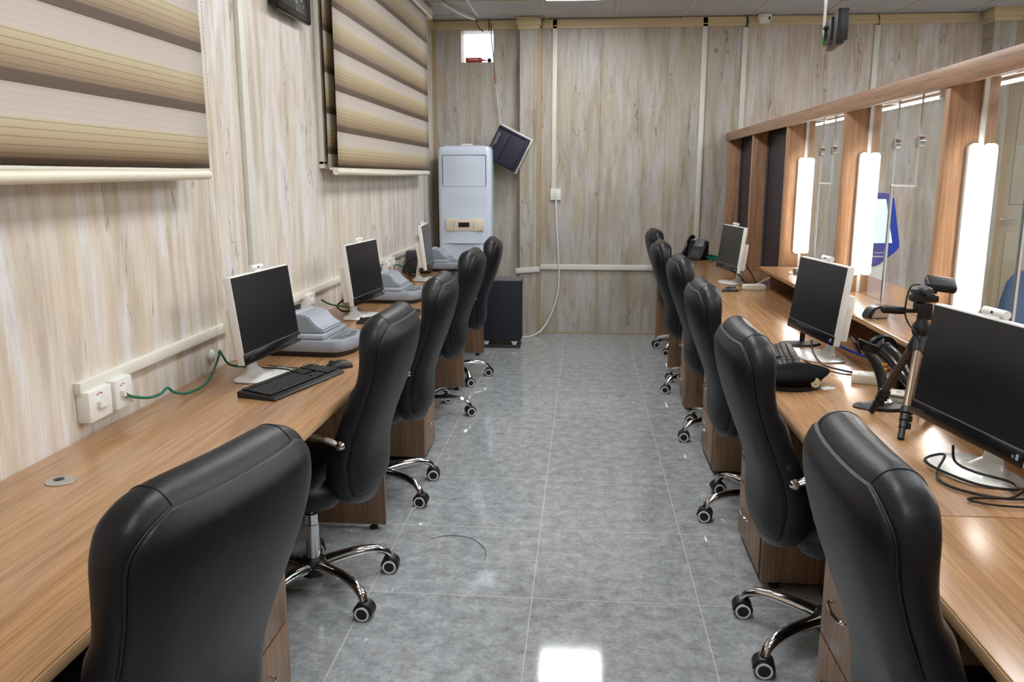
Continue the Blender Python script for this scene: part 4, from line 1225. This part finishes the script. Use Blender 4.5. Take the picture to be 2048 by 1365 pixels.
def make_chair():
    """hub at origin; backrest towards +X, sitter faces -X"""
    t = bpy.data.objects.new('office_chair', None); COL.objects.link(t)
    zs = [.40, .41, .425, .445, .47, .50, .55, .60, .66, .72, .78, .81, .825, .84, .87, .91, .95, .985, 1.01, 1.03, 1.05, 1.067, 1.08, 1.09, 1.098, 1.103, 1.105]
    n = 36
    k = MB()
    rings = []
    for z in zs:
        w, r, f = interp(WID, z), interp(REAR, z), interp(FRNT, z)
        mid, half = (r + f) / 2, (r - f) / 2
        ring = []
        for q in range(n):
            a = 2 * PI * q / n
            c_, s_ = math.cos(a), math.sin(a)
            x_ = math.copysign(abs(c_) ** .55, c_) * half
            y_ = math.copysign(abs(s_) ** .5, s_) * w
            sn = y_ / w
            if x_ > 0: x_ += .026 * (1 - sn * sn) * min(1, (1.105 - z) / .08 + .1)
            else: x_ += .012 * (1 - sn * sn)
            ring.append((mid + x_, y_, z))
        rings.append(ring)
    k.rings(rings)
    o = k.build('backrest', LEATH, t, angle=80)
    for p in o.data.polygons:
        if p.center.z > 1.0 and abs(p.center.y) < .150: p.material_index = 1
    squash(o)
    o.modifiers.new('subdivision', 'SUBSURF').render_levels = 1
    body = o
    # rear cover, a slightly pillowed panel bordered by piping
    k = MB()
    rows = []
    zz = [.455, .47, .50, .55, .61, .68, .75, .82, .88, .94, .975, 1.0, 1.02, 1.035, 1.047, 1.056, 1.062, 1.066]
    def half(z):
        if z < .985: return .95
        t_ = min(.995, (z - .985) / .083)
        return .95 - .26 * (1 - math.sqrt(1 - t_ * t_))
    for z in zz:
        sh = half(z)
        row = []
        for j in range(-9, 10):
            s = sh * j / 9
            p = back_pt(z, s)
            edge = min(1, (1 - abs(j) / 9) * 4) * min(1, (z - .445) / .06, (1.075 - z) / .06)
            p.x += .0005 + .010 * edge
            row.append(p)
        rows.append(row)
    k.rings(rows, closed=False)
    o = k.build('rear_cover', M['leather'], t, angle=80)
    sd = o.modifiers.new('thickness', 'SOLIDIFY'); sd.thickness = .012; sd.offset = 0; squash(o)
    o.modifiers.new('subdivision', 'SUBSURF').render_levels = 1
    # piping along its border
    pts = []
    for z in zz: pts.append(rows[zz.index(z)][-1])
    loop = [r[-1] for r in rows] + [rows[-1][j] for j in range(17, 0, -1)] + [r[0] for r in reversed(rows)] + [rows[0][j] for j in range(1, 18)]
    k = MB(); k.tube([p + Vector((.001, 0, 0)) for p in loop], .0028, 8, False, 1.0, True); squash(k.build('piping', M['seam'], t, angle=80))
    # headrest seams over the top
    from mathutils.bvhtree import BVHTree
    dg = bpy.context.evaluated_depsgraph_get(); dg.update()
    em = body.evaluated_get(dg).to_mesh()
    bvh = BVHTree.FromPolygons([v.co.copy() for v in em.vertices], [list(p.vertices) for p in em.polygons])
    for sg in (-1, 1):
        pl = []
        o_ = Vector((.305, .158 * sg, .96))
        for q in range(-10, 196, 6):
            a = math.radians(q if q < 0 else q)
            d_ = Vector((-math.cos(math.radians(q)), .10 * sg * 0, math.sin(math.radians(q))))
            if q > 128: break
            h_ = bvh.ray_cast(o_ + d_ * .2, -d_)
            if h_[0] is not None: pl.append(h_[0] + d_ * .0004)
        k = MB(); k.tube(pl, .0017, 6); k.build('headrest_seam', M['seam'], t, angle=80)
    # seat
    k = MB()
    rings = []
    def srect(hx, hy, z, cx=-.085, r=.09):
        pts = []
        for (sx, sy, a0) in ((1, 1, 0), (-1, 1, PI / 2), (-1, -1, PI), (1, -1, 1.5 * PI)):
            for i in range(6):
                a = a0 + PI / 2 * i / 5
                pts.append((cx + sx * (hx - r) + r * math.cos(a), sy * (hy - r) + r * math.sin(a), z))
        return pts
    for z, hx, hy in ((.395, .20, .20), (.402, .235, .235), (.425, .25, .252), (.455, .252, .255), (.48, .245, .25), (.495, .225, .232), (.503, .18, .19), (.506, .10, .10)):
        rings.append(srect(hx, hy, z, r=min(.09, hx * .6)))
    k.rings(rings); k.build('seat', M['leather'], t, angle=80)
    k = MB(); k.box((-.02, 0, .378), (.26, .22, .03), None, .008); k.tube([(-.02, -.1, .375), (-.02, -.24, .372)], .006, 8); k.build('tilt_mechanism', M['blackp'], t)
    # gas lift
    k = MB(); k.lathe([(.001, .10), (.026, .10), (.026, .26), (.024, .262), (.024, .30), (.014, .302), (.014, .37), (.001, .37)], (0, 0, 0), 'Z', 20); k.build('gas_lift', M['chrome'], t)
    k = MB(); k.lathe([(.001, .066), (.045, .066), (.052, .075), (.052, .11), (.040, .128), (.03, .13), (.001, .13)], (0, 0, 0), 'Z', 24); k.build('base_hub', M['blackp'], t)
    # arms
    for sg in (-1, 1):
        k = MB()
        y0 = .268 * sg
        k.tube(smooth_pts([(-.16, y0 * .93, .40), (-.20, y0 * 1.02, .45), (-.225, y0 * 1.03, .56), (-.19, y0 * 1.02, .665), (-.10, y0 * 1.0, .69), (.06, y0, .692), (.14, y0, .678), (.205, y0, .655)], 6), .0125, 10, True, .75)
        k.lathe([(.001, -.016), (.011, -.013), (.016, 0), (.011, .013), (.001, .016)], (.21, y0, .652), 'Y', 14)
        am = k.build('armrest', M['chrome'], t)
        k = MB(); k.box((-.04, y0, .706), (.22, .05, .024), None, .01, 3); k.build('arm_pad', M['leather'], am)
    return t
def add_base(t, ang, casts):
    """five chrome legs with twin-wheel casters; ang turns the star, casts turns the wheels"""
    for i in range(5):
        a = ang + math.radians(36 + 72 * i)
        lo = leg0.copy() if leg0.users_collection and t is not leg_owner[0] or i else leg0
        if lo.name not in COL.objects: COL.objects.link(lo)
        lo.parent = t; lo.location = (0, 0, 0); lo.rotation_euler = (0, 0, a)
        c_ = cast0.copy() if (t is not leg_owner[0] or i) else cast0
        if c_.name not in COL.objects: COL.objects.link(c_)
        c_.parent = t; c_.location = (.298 * math.cos(a), .298 * math.sin(a), 0)
        c_.rotation_euler = (0, 0, casts + random.uniform(-.35, .35))
        for whl in wheels0:
            w_ = whl.copy() if (t is not leg_owner[0] or i) else whl
            if w_.name not in COL.objects: COL.objects.link(w_)
            w_.parent = c_
k = MB()
pts = smooth_pts([(.03, 0, .10), (.08, 0, .108), (.15, 0, .113), (.20, 0, .112), (.25, 0, .103), (.283, 0, .085), (.297, 0, .062)], 5)
nn = len(pts)
rr_ = [.027 - .010 * min(1, i / (nn * .85)) for i in range(nn)]
k.tube(pts, rr_, 12, True, .8)
leg0 = k.build('base_leg', M['chrome'])
k = MB()
# caster hood: half drum over the wheels, axis along Y
sec = []
for y in (-.026, -.024, .024, .026):
    e = .003 if abs(y) > .025 else 0
    sec.append([((.034 - e) * math.cos(q), y, .030 + (.034 - e) * math.sin(q)) for q in [math.radians(-15 + i * 15) for i in range(14)]] + [(-.022, y, .030), (.022, y, .026)])
k.rings(sec)
k.lathe([(.001, .058), (.010, .058), (.010, .072), (.001, .072)], (0, 0, 0), 'Z', 12)
cast0 = k.build('caster', M['blackp'])
wheels0 = []
for sg in (-1, 1):
    k = MB()
    y_ = .0275 * sg
    k.lathe([(.001, -.010), (.026, -.010), (.029, -.007), (.029, .007), (.026, .010), (.001, .010)], (0, y_ * .8, .029), 'Y', 24)
    k.mi = 1
    rg_ = []
    for r_, h_ in [(.0195, -.0104), (.0255, -.0104), (.0262, -.009), (.0262, .009), (.0255, .0104), (.0195, .0104), (.0195, -.0104)]:
        rg_.append([(r_ * math.cos(2 * PI * q / 24), y_ * .83 + h_, .029 - r_ * math.sin(2 * PI * q / 24)) for q in range(24)])
    k.rings(rg_, True, False)
    wheels0.append(k.build('wheel', [M['blackp'], M['whitering']], cast0))
leg_owner = [None]
ch0 = make_chair()
leg_owner[0] = ch0
random.seed(4)
chairs = [
    # x, y, turn(deg, 0 = backrest towards +X), star turn, label
    (-.902, 1.306, -12, 4, 'black leather high-back chair at the left desk nearest the camera'),
    (-.968, 2.74, -1.5, 0, 'black leather high-back chair, second along the left desk'),
    (-.972, 3.72, 1, 0, 'black leather high-back chair, third along the left desk'),
    (-1.00, 5.05, -2, -36, 'black leather high-back chair, fourth along the left desk'),
    (-.985, 6.02, 3, -20, 'black leather high-back chair at the far end of the left desk'),
    (.811, 1.406, 178.7, 10, 'black leather high-back chair at the right desk nearest the camera'),
    (.812, 2.515, 180, 0, 'black leather high-back chair at the right desk beside the beret'),
    (.84, 3.59, 179, -17, 'black leather high-back chair, third along the right desk'),
    (.872, 4.74, 180, -14, 'black leather high-back chair, fourth along the right desk'),
    (.862, 5.83, 180, -10, 'black leather high-back chair, fifth along the right desk'),
    (.925, 7.16, 182, 8, 'black leather high-back chair at the back-wall end of the right desk'),
]
objs = []
for i, (x, y, a, st, lb) in enumerate(chairs):
    objs.append(ch0 if i == 0 else copy_tree(ch0))
for o, (x, y, a, st, lb) in zip(objs, chairs):
    o.location = (x, y, 0); o.rotation_euler = (0, 0, math.radians(a)); o.scale = (1, 1, 1)
    tag(o, lb, 'chair', 'black executive chairs')
    add_base(o, math.radians(st), -math.radians(a) + (.12 if x < 0 else -.1))

# ------------------------------------------------------------------ right desk: telephone, sockets, tripod, stand, beret
t = thing('desk_telephone', 'black desk telephone near the back wall on the right worktop', 'telephone', (1.00, 7.52, .765), math.radians(-122))
k = MB(); k.prism([(-.10, 0), (.08, 0), (.08, .02), (-.02, .12), (-.085, .17), (-.10, .15)], .17, Matrix.Translation((0, .085, 0)) @ RX, .006); k.build('phone_body', M['blackp'], t)
k = MB(); k.box((-.045, .02, .148), (.085, .09, .006), Matrix.Rotation(.86, 3, 'Y'), .002); k.build('display', M['scandk'], t)
k = MB()
for r in range(4):
    for c_ in range(3):
        k.box((.028 + r * .011, .0 + c_ * .022, .082 - r * .0125), (.009, .014, .006), Matrix.Rotation(.8, 3, 'Y'), .001)
k.build('keypad', M['greylid'], t)
k = MB(); k.tube(smooth_pts([(-.085, -.065, .19), (-.055, -.068, .20), (0, -.07, .16), (.05, -.07, .095), (.085, -.066, .055)], 5), [.022] * 3 + [.016] * 14 + [.022] * 4, 12); k.build('handset', M['blackg'], t)
random.seed(9)
k = MB()
for j in range(5):
    p = [(1.13 + random.uniform(-.04, .13), 7.44 + random.uniform(-.08, .22), .772 + .006 * (i % 3) + .004 * j) for i in range(9)]
    k.tube(smooth_pts(p, 6), .004, 6)
tag(k.build('tangled_cable', M['green']), 'tangle of green network cable beside the telephone', 'cable')

def desk_socket(x, y, a, w, label, marks=True):
    t = thing('socket_box', label, 'socket box', (x, y, .765), a, 'white socket boxes lying on the right desk')
    k = MB(); k.box((0, 0, .0175), (w, .075, .035), None, .006); k.build('box_body', M['cream'], t)
    k = MB(); k.box((-w * .1, -.01, .0355), (w * .5, .035, .003), None, .001); k.box((w * .22, 0, .036), (.02, .02, .004)); k.build('socket_insert', M['whitep'], t)
    if marks:
        k = MB(); k.box((w * .28, .012, .0385), (.026, .024, .0012)); k.build('red_sticker', M['red'], t)
        k = MB(); k.box((-w * .12, .0, .0375), (.018, .010, .0008)); k.box((-w * .3, -.012, .0365), (.014, .01, .001)); k.build('blue_mark', M['sticker'], t)
desk_socket(1.125, 5.52, .15, .14, 'white socket box near the far right computer', False)
desk_socket(1.045, 3.0, -.35, .13, 'white socket box with red sticker between gooseneck stand and middle right computer')
desk_socket(1.085, 2.73, -.35, .13, 'white socket box with red sticker behind the tripod legs')

# gooseneck stand
t = thing('gooseneck_stand', 'black gooseneck scanner stand on an oval foot behind the tripod', 'stand', (.975, 2.67, .765))
k = MB()
def oval2(s, z): return [(.085 * s * math.cos(a) * (1 + .12 * math.cos(2 * a)), .055 * s * math.sin(a), z) for a in [2 * PI * q / 28 for q in range(28)]]
k.rings([oval2(1, 0), oval2(1, .004), oval2(.93, .010), oval2(.6, .015), oval2(.3, .020)]); k.build('oval_foot', M['blackp'], t)
k = MB(); k.lathe([(.001, .0), (.03, .0), (.03, .012), (.02, .02), (.001, .02)], (0, 0, .012), 'Z', 20); k.build('chrome_collar', M['steel'], t)
k = MB(); pp = smooth_pts([(0, 0, .02), (.0, .012, .06), (-.006, .028, .10), (-.022, .04, .14), (-.045, .05, .172)], 10)
k.tube(pp, [.0155 + .0012 * (i % 2) for i in range(len(pp))], 14); k.build('flexible_neck', M['blackp'], t)
k = MB()
for sg in (-1, 1):
    k.prism([(-.012, 0), (.012, 0), (.020, .035), (.006, .062), (-.018, .045)], .007, Matrix.Translation((-.05 + sg * .022, .055, .165)) @ Matrix.Rotation(sg * .5, 4, 'Y') @ RX @ Matrix.Rotation(PI / 2, 4, 'Y'), .002)
k.rings([[(-.05 + r * math.cos(a) + (z - .16) * .3, .055 + r * .8 * math.sin(a), z - .015 * math.cos(a)) for a in [2 * PI * q / 20 for q in range(20)]] for r, z in ((.010, .160), (.022, .166), (.034, .185), (.037, .20), (.033, .20), (.028, .188), (.015, .172))])
k.build('holder_cup', M['blackp'], t)
# handheld scanner lying behind
t = thing('handheld_scanner', 'black handheld scanner with round head lying behind the gooseneck', 'handheld scanner', (1.105, 2.90, .765), -.25)
k = MB()
ax = [(-.05, .10, .125), (-.045, .085, .12), (-.02, .03, .105), (.0, -.02, .085), (.02, -.07, .06), (.035, -.12, .045)]
k.tube(smooth_pts(ax, 5), [.048, .050, .046, .042, .040, .038] + [.038 - .0007 * i for i in range(20)], 20, True, .8); k.build('scanner_shell', M['blackg'], t)
k = MB(); k.tube([(-.052, .105, .127), (-.058, .118, .130)], [.054, .056], 24, True, .85); k.build('head_rim', M['blackp'], t)
k = MB(); k.tube(smooth_pts([(.0, .0, .07), (-.005, .0, .045), (.0, .02, .02), (.0, .03, .008)], 5), .018, 12); k.build('grip', M['blackp'], t)
k = MB(); k.box((-.045, .0, .088), (.03, .012, .010), .4, .003); k.box((-.052, -.02, .075), (.02, .01, .01), -.3, .003); k.build('orange_clip', M['orange'], t)
# oval foot behind middle right computer
t = thing('oval_stand_foot', 'flat black oval stand foot beyond the screen of the middle right computer', 'stand', (.965, 3.69, .765), .1)
k = MB(); k.rings([oval2(1, 0), oval2(1, .004), oval2(.93, .010), oval2(.6, .014), oval2(.3, .018)]); k.build('oval_foot', M['blackp'], t)
k = MB(); k.tube(smooth_pts([(.01, 0, .015), (.012, 0, .08), (.02, .01, .14)], 6), .011, 12); k.build('flexible_neck', M['blackp'], t)

# fingerprint reader on ledge + small things
t = thing('fingerprint_reader', 'silver arched reader on the ledge left of the tripod', 'card reader', (1.222, 3.53, .918), math.radians(10))
k = MB(); k.prism([(-.045, 0), (.045, 0), (.045, .048), (.02, .055), (-.02, .045), (-.04, .02)], .06, Matrix.Translation((0, .03, 0)) @ RX, .004); k.build('reader_shell', M['blackp'], t)
k = MB(); k.prism([(-.030, .004), (.040, .004), (.040, .042), (.015, .048), (-.015, .038)], .003, Matrix.Translation((0, -.030, 0)) @ RX); k.build('silver_face', M['steel'], t)
t = thing('small_grey_box', 'small grey box on the ledge behind the middle right computer', 'box', (1.31, 5.14, .918))
k = MB(); k.box((0, 0, .016), (.06, .05, .032), None, .004); k.build('box_shell', M['scandk'], t)
k = MB(); k.box((0, -.0255, .018), (.045, .001, .018)); k.build('box_window', M['steel'], t)
k = MB(); k.lathe([(.001, 0), (.012, 0), (.013, .006), (.009, .012), (.001, .014)], (0, 0, 0), 'Z', 16)
tag(k.build('silver_knob', M['chrome'], loc=(1.252, 5.11, .918)), 'small silver knob at the far end of the ledge', 'knob')

# tripod with small camera
t = thing('tripod', 'bronze tabletop tripod on the right desk beside the near computer', 'tripod', (0, 0, 0))
apx = Vector((1.016, 2.535, 1.045))
t.location = (apx.x, apx.y, .765)
O = Vector((apx.x, apx.y, .765))
feet = [Vector((.905, 2.325, .769)), Vector((.915, 2.60, .769)), Vector((1.135, 2.62, .769))]
for i, f in enumerate(feet):
    top = apx + (f - apx).normalized() * .02 - Vector((0, 0, .01))
    d = (f - top)
    k = MB(); k.tube([top - O, top + d * .72 - O], [.0125, .0115], 12); lg_ = k.build('tripod_leg', M['bronze'] if i != 1 else M['bronzedk'], t)
    k = MB()
    q0 = .70
    for j in range(3):
        a = top + d * (q0 + j * .07) - O; b_ = top + d * (q0 + j * .07 + .058) - O
        k.tube([a, b_], [.0155 - j * .002] * 2, 10); k.box((a + b_) / 2 + Vector((.012, -.006, 0)), (.012, .012, .018), None, .002)
    k.tube([top + d * .9 - O, f - O], [.009, .0095], 10)
    k.build('leg_lock', M['blackp'], lg_)
    k = MB(); k.tube([top - (f - apx).normalized() * .02 - O, top + d * .13 - O], [.017, .016], 12); k.build('leg_cap', M['blackp'], lg_)
k = MB(); k.tube([(0, 0, .02), (0, 0, .31)], .0095, 12); k.build('centre_column', M['bronze'], t)
k = MB()
for f in feet:
    e = apx + (f - apx) * .78 - O
    k.tube([(0, 0, .065), e], .004, 6)
k.build('spreader', M['blackp'], t)
k = MB(); k.lathe([(.001, .265), (.022, .265), (.026, .275), (.026, .295), (.016, .31), (.016, .325), (.001, .325)], (0, 0, 0), 'Z', 18)
k.box((.006, 0, .338), (.035, .032, .05), None, .006); k.box((-.01, .0, .35), (.03, .04, .03), None, .006); k.lathe([(.001, -.022), (.014, -.02), (.014, .02), (.001, .022)], (0.0, 0, .34), 'Y', 14)
k.box((-.002, .0, .378), (.075, .045, .022), None, .006)
k.build('pan_head', M['blackp'], t)
k = MB(); k.tube([(-.01, 0, .338), (-.05, -.004, .340)], .006, 10); k.tube([(-.05, -.004, .340), (-.06, -.004, .3405), (-.118, -.010, .345), (-.124, -.011, .345)], [.0085, .012, .013, .008], 14); k.build('pan_handle', M['blackp'], t)
t2 = thing('desk_camera', 'small black camera on top of the tripod head', 'camera', (1.035, 2.54, 1.155), math.radians(-8))
k = MB(); k.box((.025, 0, .030), (.085, .06, .026), Matrix.Rotation(.12, 3, 'Y') @ Matrix.Rotation(.45, 3, 'X'), .009, 3); k.build('camera_body', M['blackp'], t2)
k = MB(); k.lathe([(.001, -.06), (.010, -.058), (.013, -.05), (.013, .02), (.001, .02)], (-.02, -.01, .014), 'Y', 14); k.box((-.02, 0, .008), (.07, .03, .014), None, .004); k.build('camera_mount', M['darkgrey'], t2)
k = MB(); k.box((.012, -.012, .0395), (.022, .018, .001), Matrix.Rotation(.12, 3, 'Y') @ Matrix.Rotation(.45, 3, 'X')); k.build('camera_label', M['label'], t2)
cable('camera_cable', [(.995, 2.52, 1.185), (.965, 2.51, 1.18), (.955, 2.51, 1.13), (.965, 2.52, 1.08), (1.0, 2.50, 1.02), (1.04, 2.52, .92), (1.05, 2.56, .80), (1.06, 2.62, .772)], .0025, M['wire_black'], 'thin black cable curling down from the tripod camera')

# beret
t = thing('beret', 'black felt beret with a metal badge lying on the right desk', 'beret', (.752, 2.925, .765), math.radians(24))
k = MB()
rings = []
for (sx, sy, z, ox) in ((.092, .072, 0, 0), (.098, .078, .004, 0), (.096, .076, .020, 0), (.108, .086, .034, -.004), (.126, .096, .050, -.004), (.122, .092, .066, -.010), (.098, .074, .078, -.018), (.06, .045, .086, -.025), (.02, .016, .088, -.025)):
    ring = []
    for a in [2 * PI * q / 36 for q in range(36)]:
        pt = math.exp(-((a + .15 + PI) % (2 * PI) - PI) ** 2 / .12) * math.exp(-((z - .048) / .02) ** 2)
        ring.append((ox + sx * math.cos(a) * (1 + .26 * pt) * (1 + .08 * math.sin(a * 2 + 1) * (z / .08)), sy * math.sin(a), z * (.82 + .14 * math.cos(a)) if z > .03 else z))
    rings.append(ring)
k.rings(rings); o = k.build('crown', M['felt'], t, angle=80); o.modifiers.new('subdivision', 'SUBSURF').render_levels = 1
k = MB(); k.rings([[(sx * math.cos(a), sy * math.sin(a), z) for a in [2 * PI * q / 30 for q in range(30)]] for sx, sy, z in ((.094, .074, .001), (.101, .081, .003), (.101, .081, .016), (.097, .077, .019))]); k.build('headband', M['blackp'], t)
k = MB()
c0 = Vector((.022, -.086, .032))
nrm = Vector((-.25, -.93, .25)).normalized()
R3 = nrm.to_track_quat('Z', 'Y').to_matrix().to_4x4()
poly = []
for q in range(24):
    r = .019 if q % 2 == 0 else .0155
    poly.append((r * math.cos(2 * PI * q / 24), r * math.sin(2 * PI * q / 24)))
k.prism(poly, .004, Matrix.Translation(c0 + nrm * .004) @ R3, .0008)
poly = [((.009 if q % 2 == 0 else .004) * math.cos(2 * PI * q / 10), (.009 if q % 2 == 0 else .004) * math.sin(2 * PI * q / 10)) for q in range(10)]
k.prism(poly, .003, Matrix.Translation(c0 + nrm * .008) @ R3, .0005)
k.build('badge', M['gold'], t)
k = MB(); k.prism([(-.03, -.015), (.02, -.018), (.034, .0), (.022, .006), (.028, .02), (-.02, .018)], .0015, None)
tag(k.build('paper_scrap', M['paper'], loc=(.865, 2.905, .7655), rot=(0, 0, .5)), 'small torn scrap of white paper beside the beret', 'paper')

# ------------------------------------------------------------------ cables on the desks
cable('monitor_cable', [(.93, 2.06, .84), (.935, 2.05, .80), (.97, 2.02, .785), (1.03, 1.97, .78), (1.02, 1.925, .778), (.95, 1.95, .778), (.90, 2.03, .78), (.88, 2.09, .785), (.905, 2.12, .79), (.93, 2.10, .80), (.90, 2.06, .775), (.875, 1.99, .772), (.90, 1.925, .772), (.98, 1.88, .772), (1.10, 1.90, .772)], .0035, M['wire_black'],
      'black cable looping below the near right computer', 'cable', 'black cables on the right desk')
cable('monitor_cable', [(1.04, 1.88, .86), (1.02, 1.87, .81), (.99, 1.88, .775), (.93, 1.88, .772), (.89, 1.87, .772), (.93, 1.84, .772), (1.04, 1.835, .772), (1.2, 1.88, .772)], .0028, M['wire_black'],
      'thin black cable lying in front of the near right computer foot', 'cable', 'black cables on the right desk')
cable('monitor_cable', [(.925, 3.36, .85), (.925, 3.33, .81), (.94, 3.25, .778), (.98, 3.16, .776), (1.05, 3.12, .772), (1.15, 3.15, .772)], .004, M['wire_black'],
      'black cable hanging from the chin of the middle right computer', 'cable', 'black cables on the right desk')
cable('monitor_cable', [(.87, 3.24, .79), (.92, 3.17, .776), (.98, 3.10, .773), (1.04, 3.11, .773), (1.12, 3.14, .773), (1.2, 3.2, .773)], .0025, M['wire_black'],
      'thin black cable across the foot of the middle right computer', 'cable', 'black cables on the right desk')
cable('monitor_cable', [(1.06, 5.85, .85), (1.10, 5.80, .80), (1.12, 5.70, .775), (1.13, 5.6, .772), (1.15, 5.56, .79)], .004, M['wire_black'],
      'black cable from the far right computer to the socket box', 'cable', 'black cables on the right desk')
cable('monitor_cable', [(1.10, 5.95, .95), (1.16, 5.85, .85), (1.18, 5.75, .79), (1.20, 5.6, .772)], .0035, M['wire_black'],
      'black cable hanging behind the far right computer', 'cable', 'black cables on the right desk')
cable('mouse_cable', [(1.01, 5.44, .775), (1.05, 5.47, .773), (1.10, 5.50, .773), (1.12, 5.52, .782)], .002, M['wire_black'], 'thin cable of the mouse on the right desk')
cable('mouse_cable', [(-.995, 3.045, .775), (-1.04, 3.02, .771), (-1.10, 3.03, .771), (-1.17, 3.04, .772), (-1.22, 3.05, .775)], .002, M['wire_black'], 'thin cable of the mouse beside the near left keyboard')
cable('blue_cable', [(1.03, 3.50, .83), (1.07, 3.40, .81), (1.12, 3.27, .80), (1.12, 3.17, .785), (1.11, 3.08, .785), (1.14, 2.95, .785), (1.16, 2.86, .775)], .006, M['blue'], 'blue cable running from the middle right computer to the socket boxes')
cable('blue_cable', [(1.19, 5.56, .785), (1.22, 5.56, .80), (1.25, 5.575, .86)], .004, M['blue'], 'short blue cable beside the far socket box under the ledge')
cable('white_cable', [(1.13, 5.56, .79), (1.18, 5.62, .80), (1.25, 5.6, .84), (1.27, 5.52, .86)], .003, M['wire_white'], 'thin white cable rising from the far socket box to the ledge')
cable('power_lead', [(-1.30, 3.03, .80), (-1.25, 3.0, .78), (-1.17, 3.0, .776), (-1.11, 2.98, .776), (-1.09, 2.94, .776)], .003, M['wire_black'], 'black lead behind the near left computer foot', 'cable', 'black leads on the left desk')
cable('power_lead', [(-1.23, 4.4, .88), (-1.30, 4.40, .84), (-1.34, 4.38, .80), (-1.30, 4.36, .775), (-1.24, 4.40, .775)], .005, M['wire_black'], 'bunched black lead behind the middle left computer', 'cable', 'black leads on the left desk')
cable('power_lead', [(-1.16, 5.9, .93), (-1.24, 5.92, .91), (-1.30, 5.95, .85), (-1.31, 5.98, .80), (-1.25, 6.0, .775), (-1.2, 6.04, .775)], .005, M['wire_black'], 'bunched black lead behind the farthest left computer', 'cable', 'black leads on the left desk')
cable('white_lead', [(-1.32, 3.02, .80), (-1.36, 3.1, .84), (-1.35, 3.16, .88), (-1.30, 3.18, .86), (-1.27, 3.2, .80)], .003, M['wire_white'], 'pale lead curling behind the near left computer')
k = MB(); k.tube(smooth_pts([(-.62, 3.20, .0015), (-.55, 3.24, .0015), (-.45, 3.22, .0015), (-.38, 3.12, .0015), (-.37, 3.02, .0015)], 8), .0012, 5)
tag(k.build('thread', M['wire_black']), 'thin dark thread lying on the floor tiles in the aisle', 'thread')
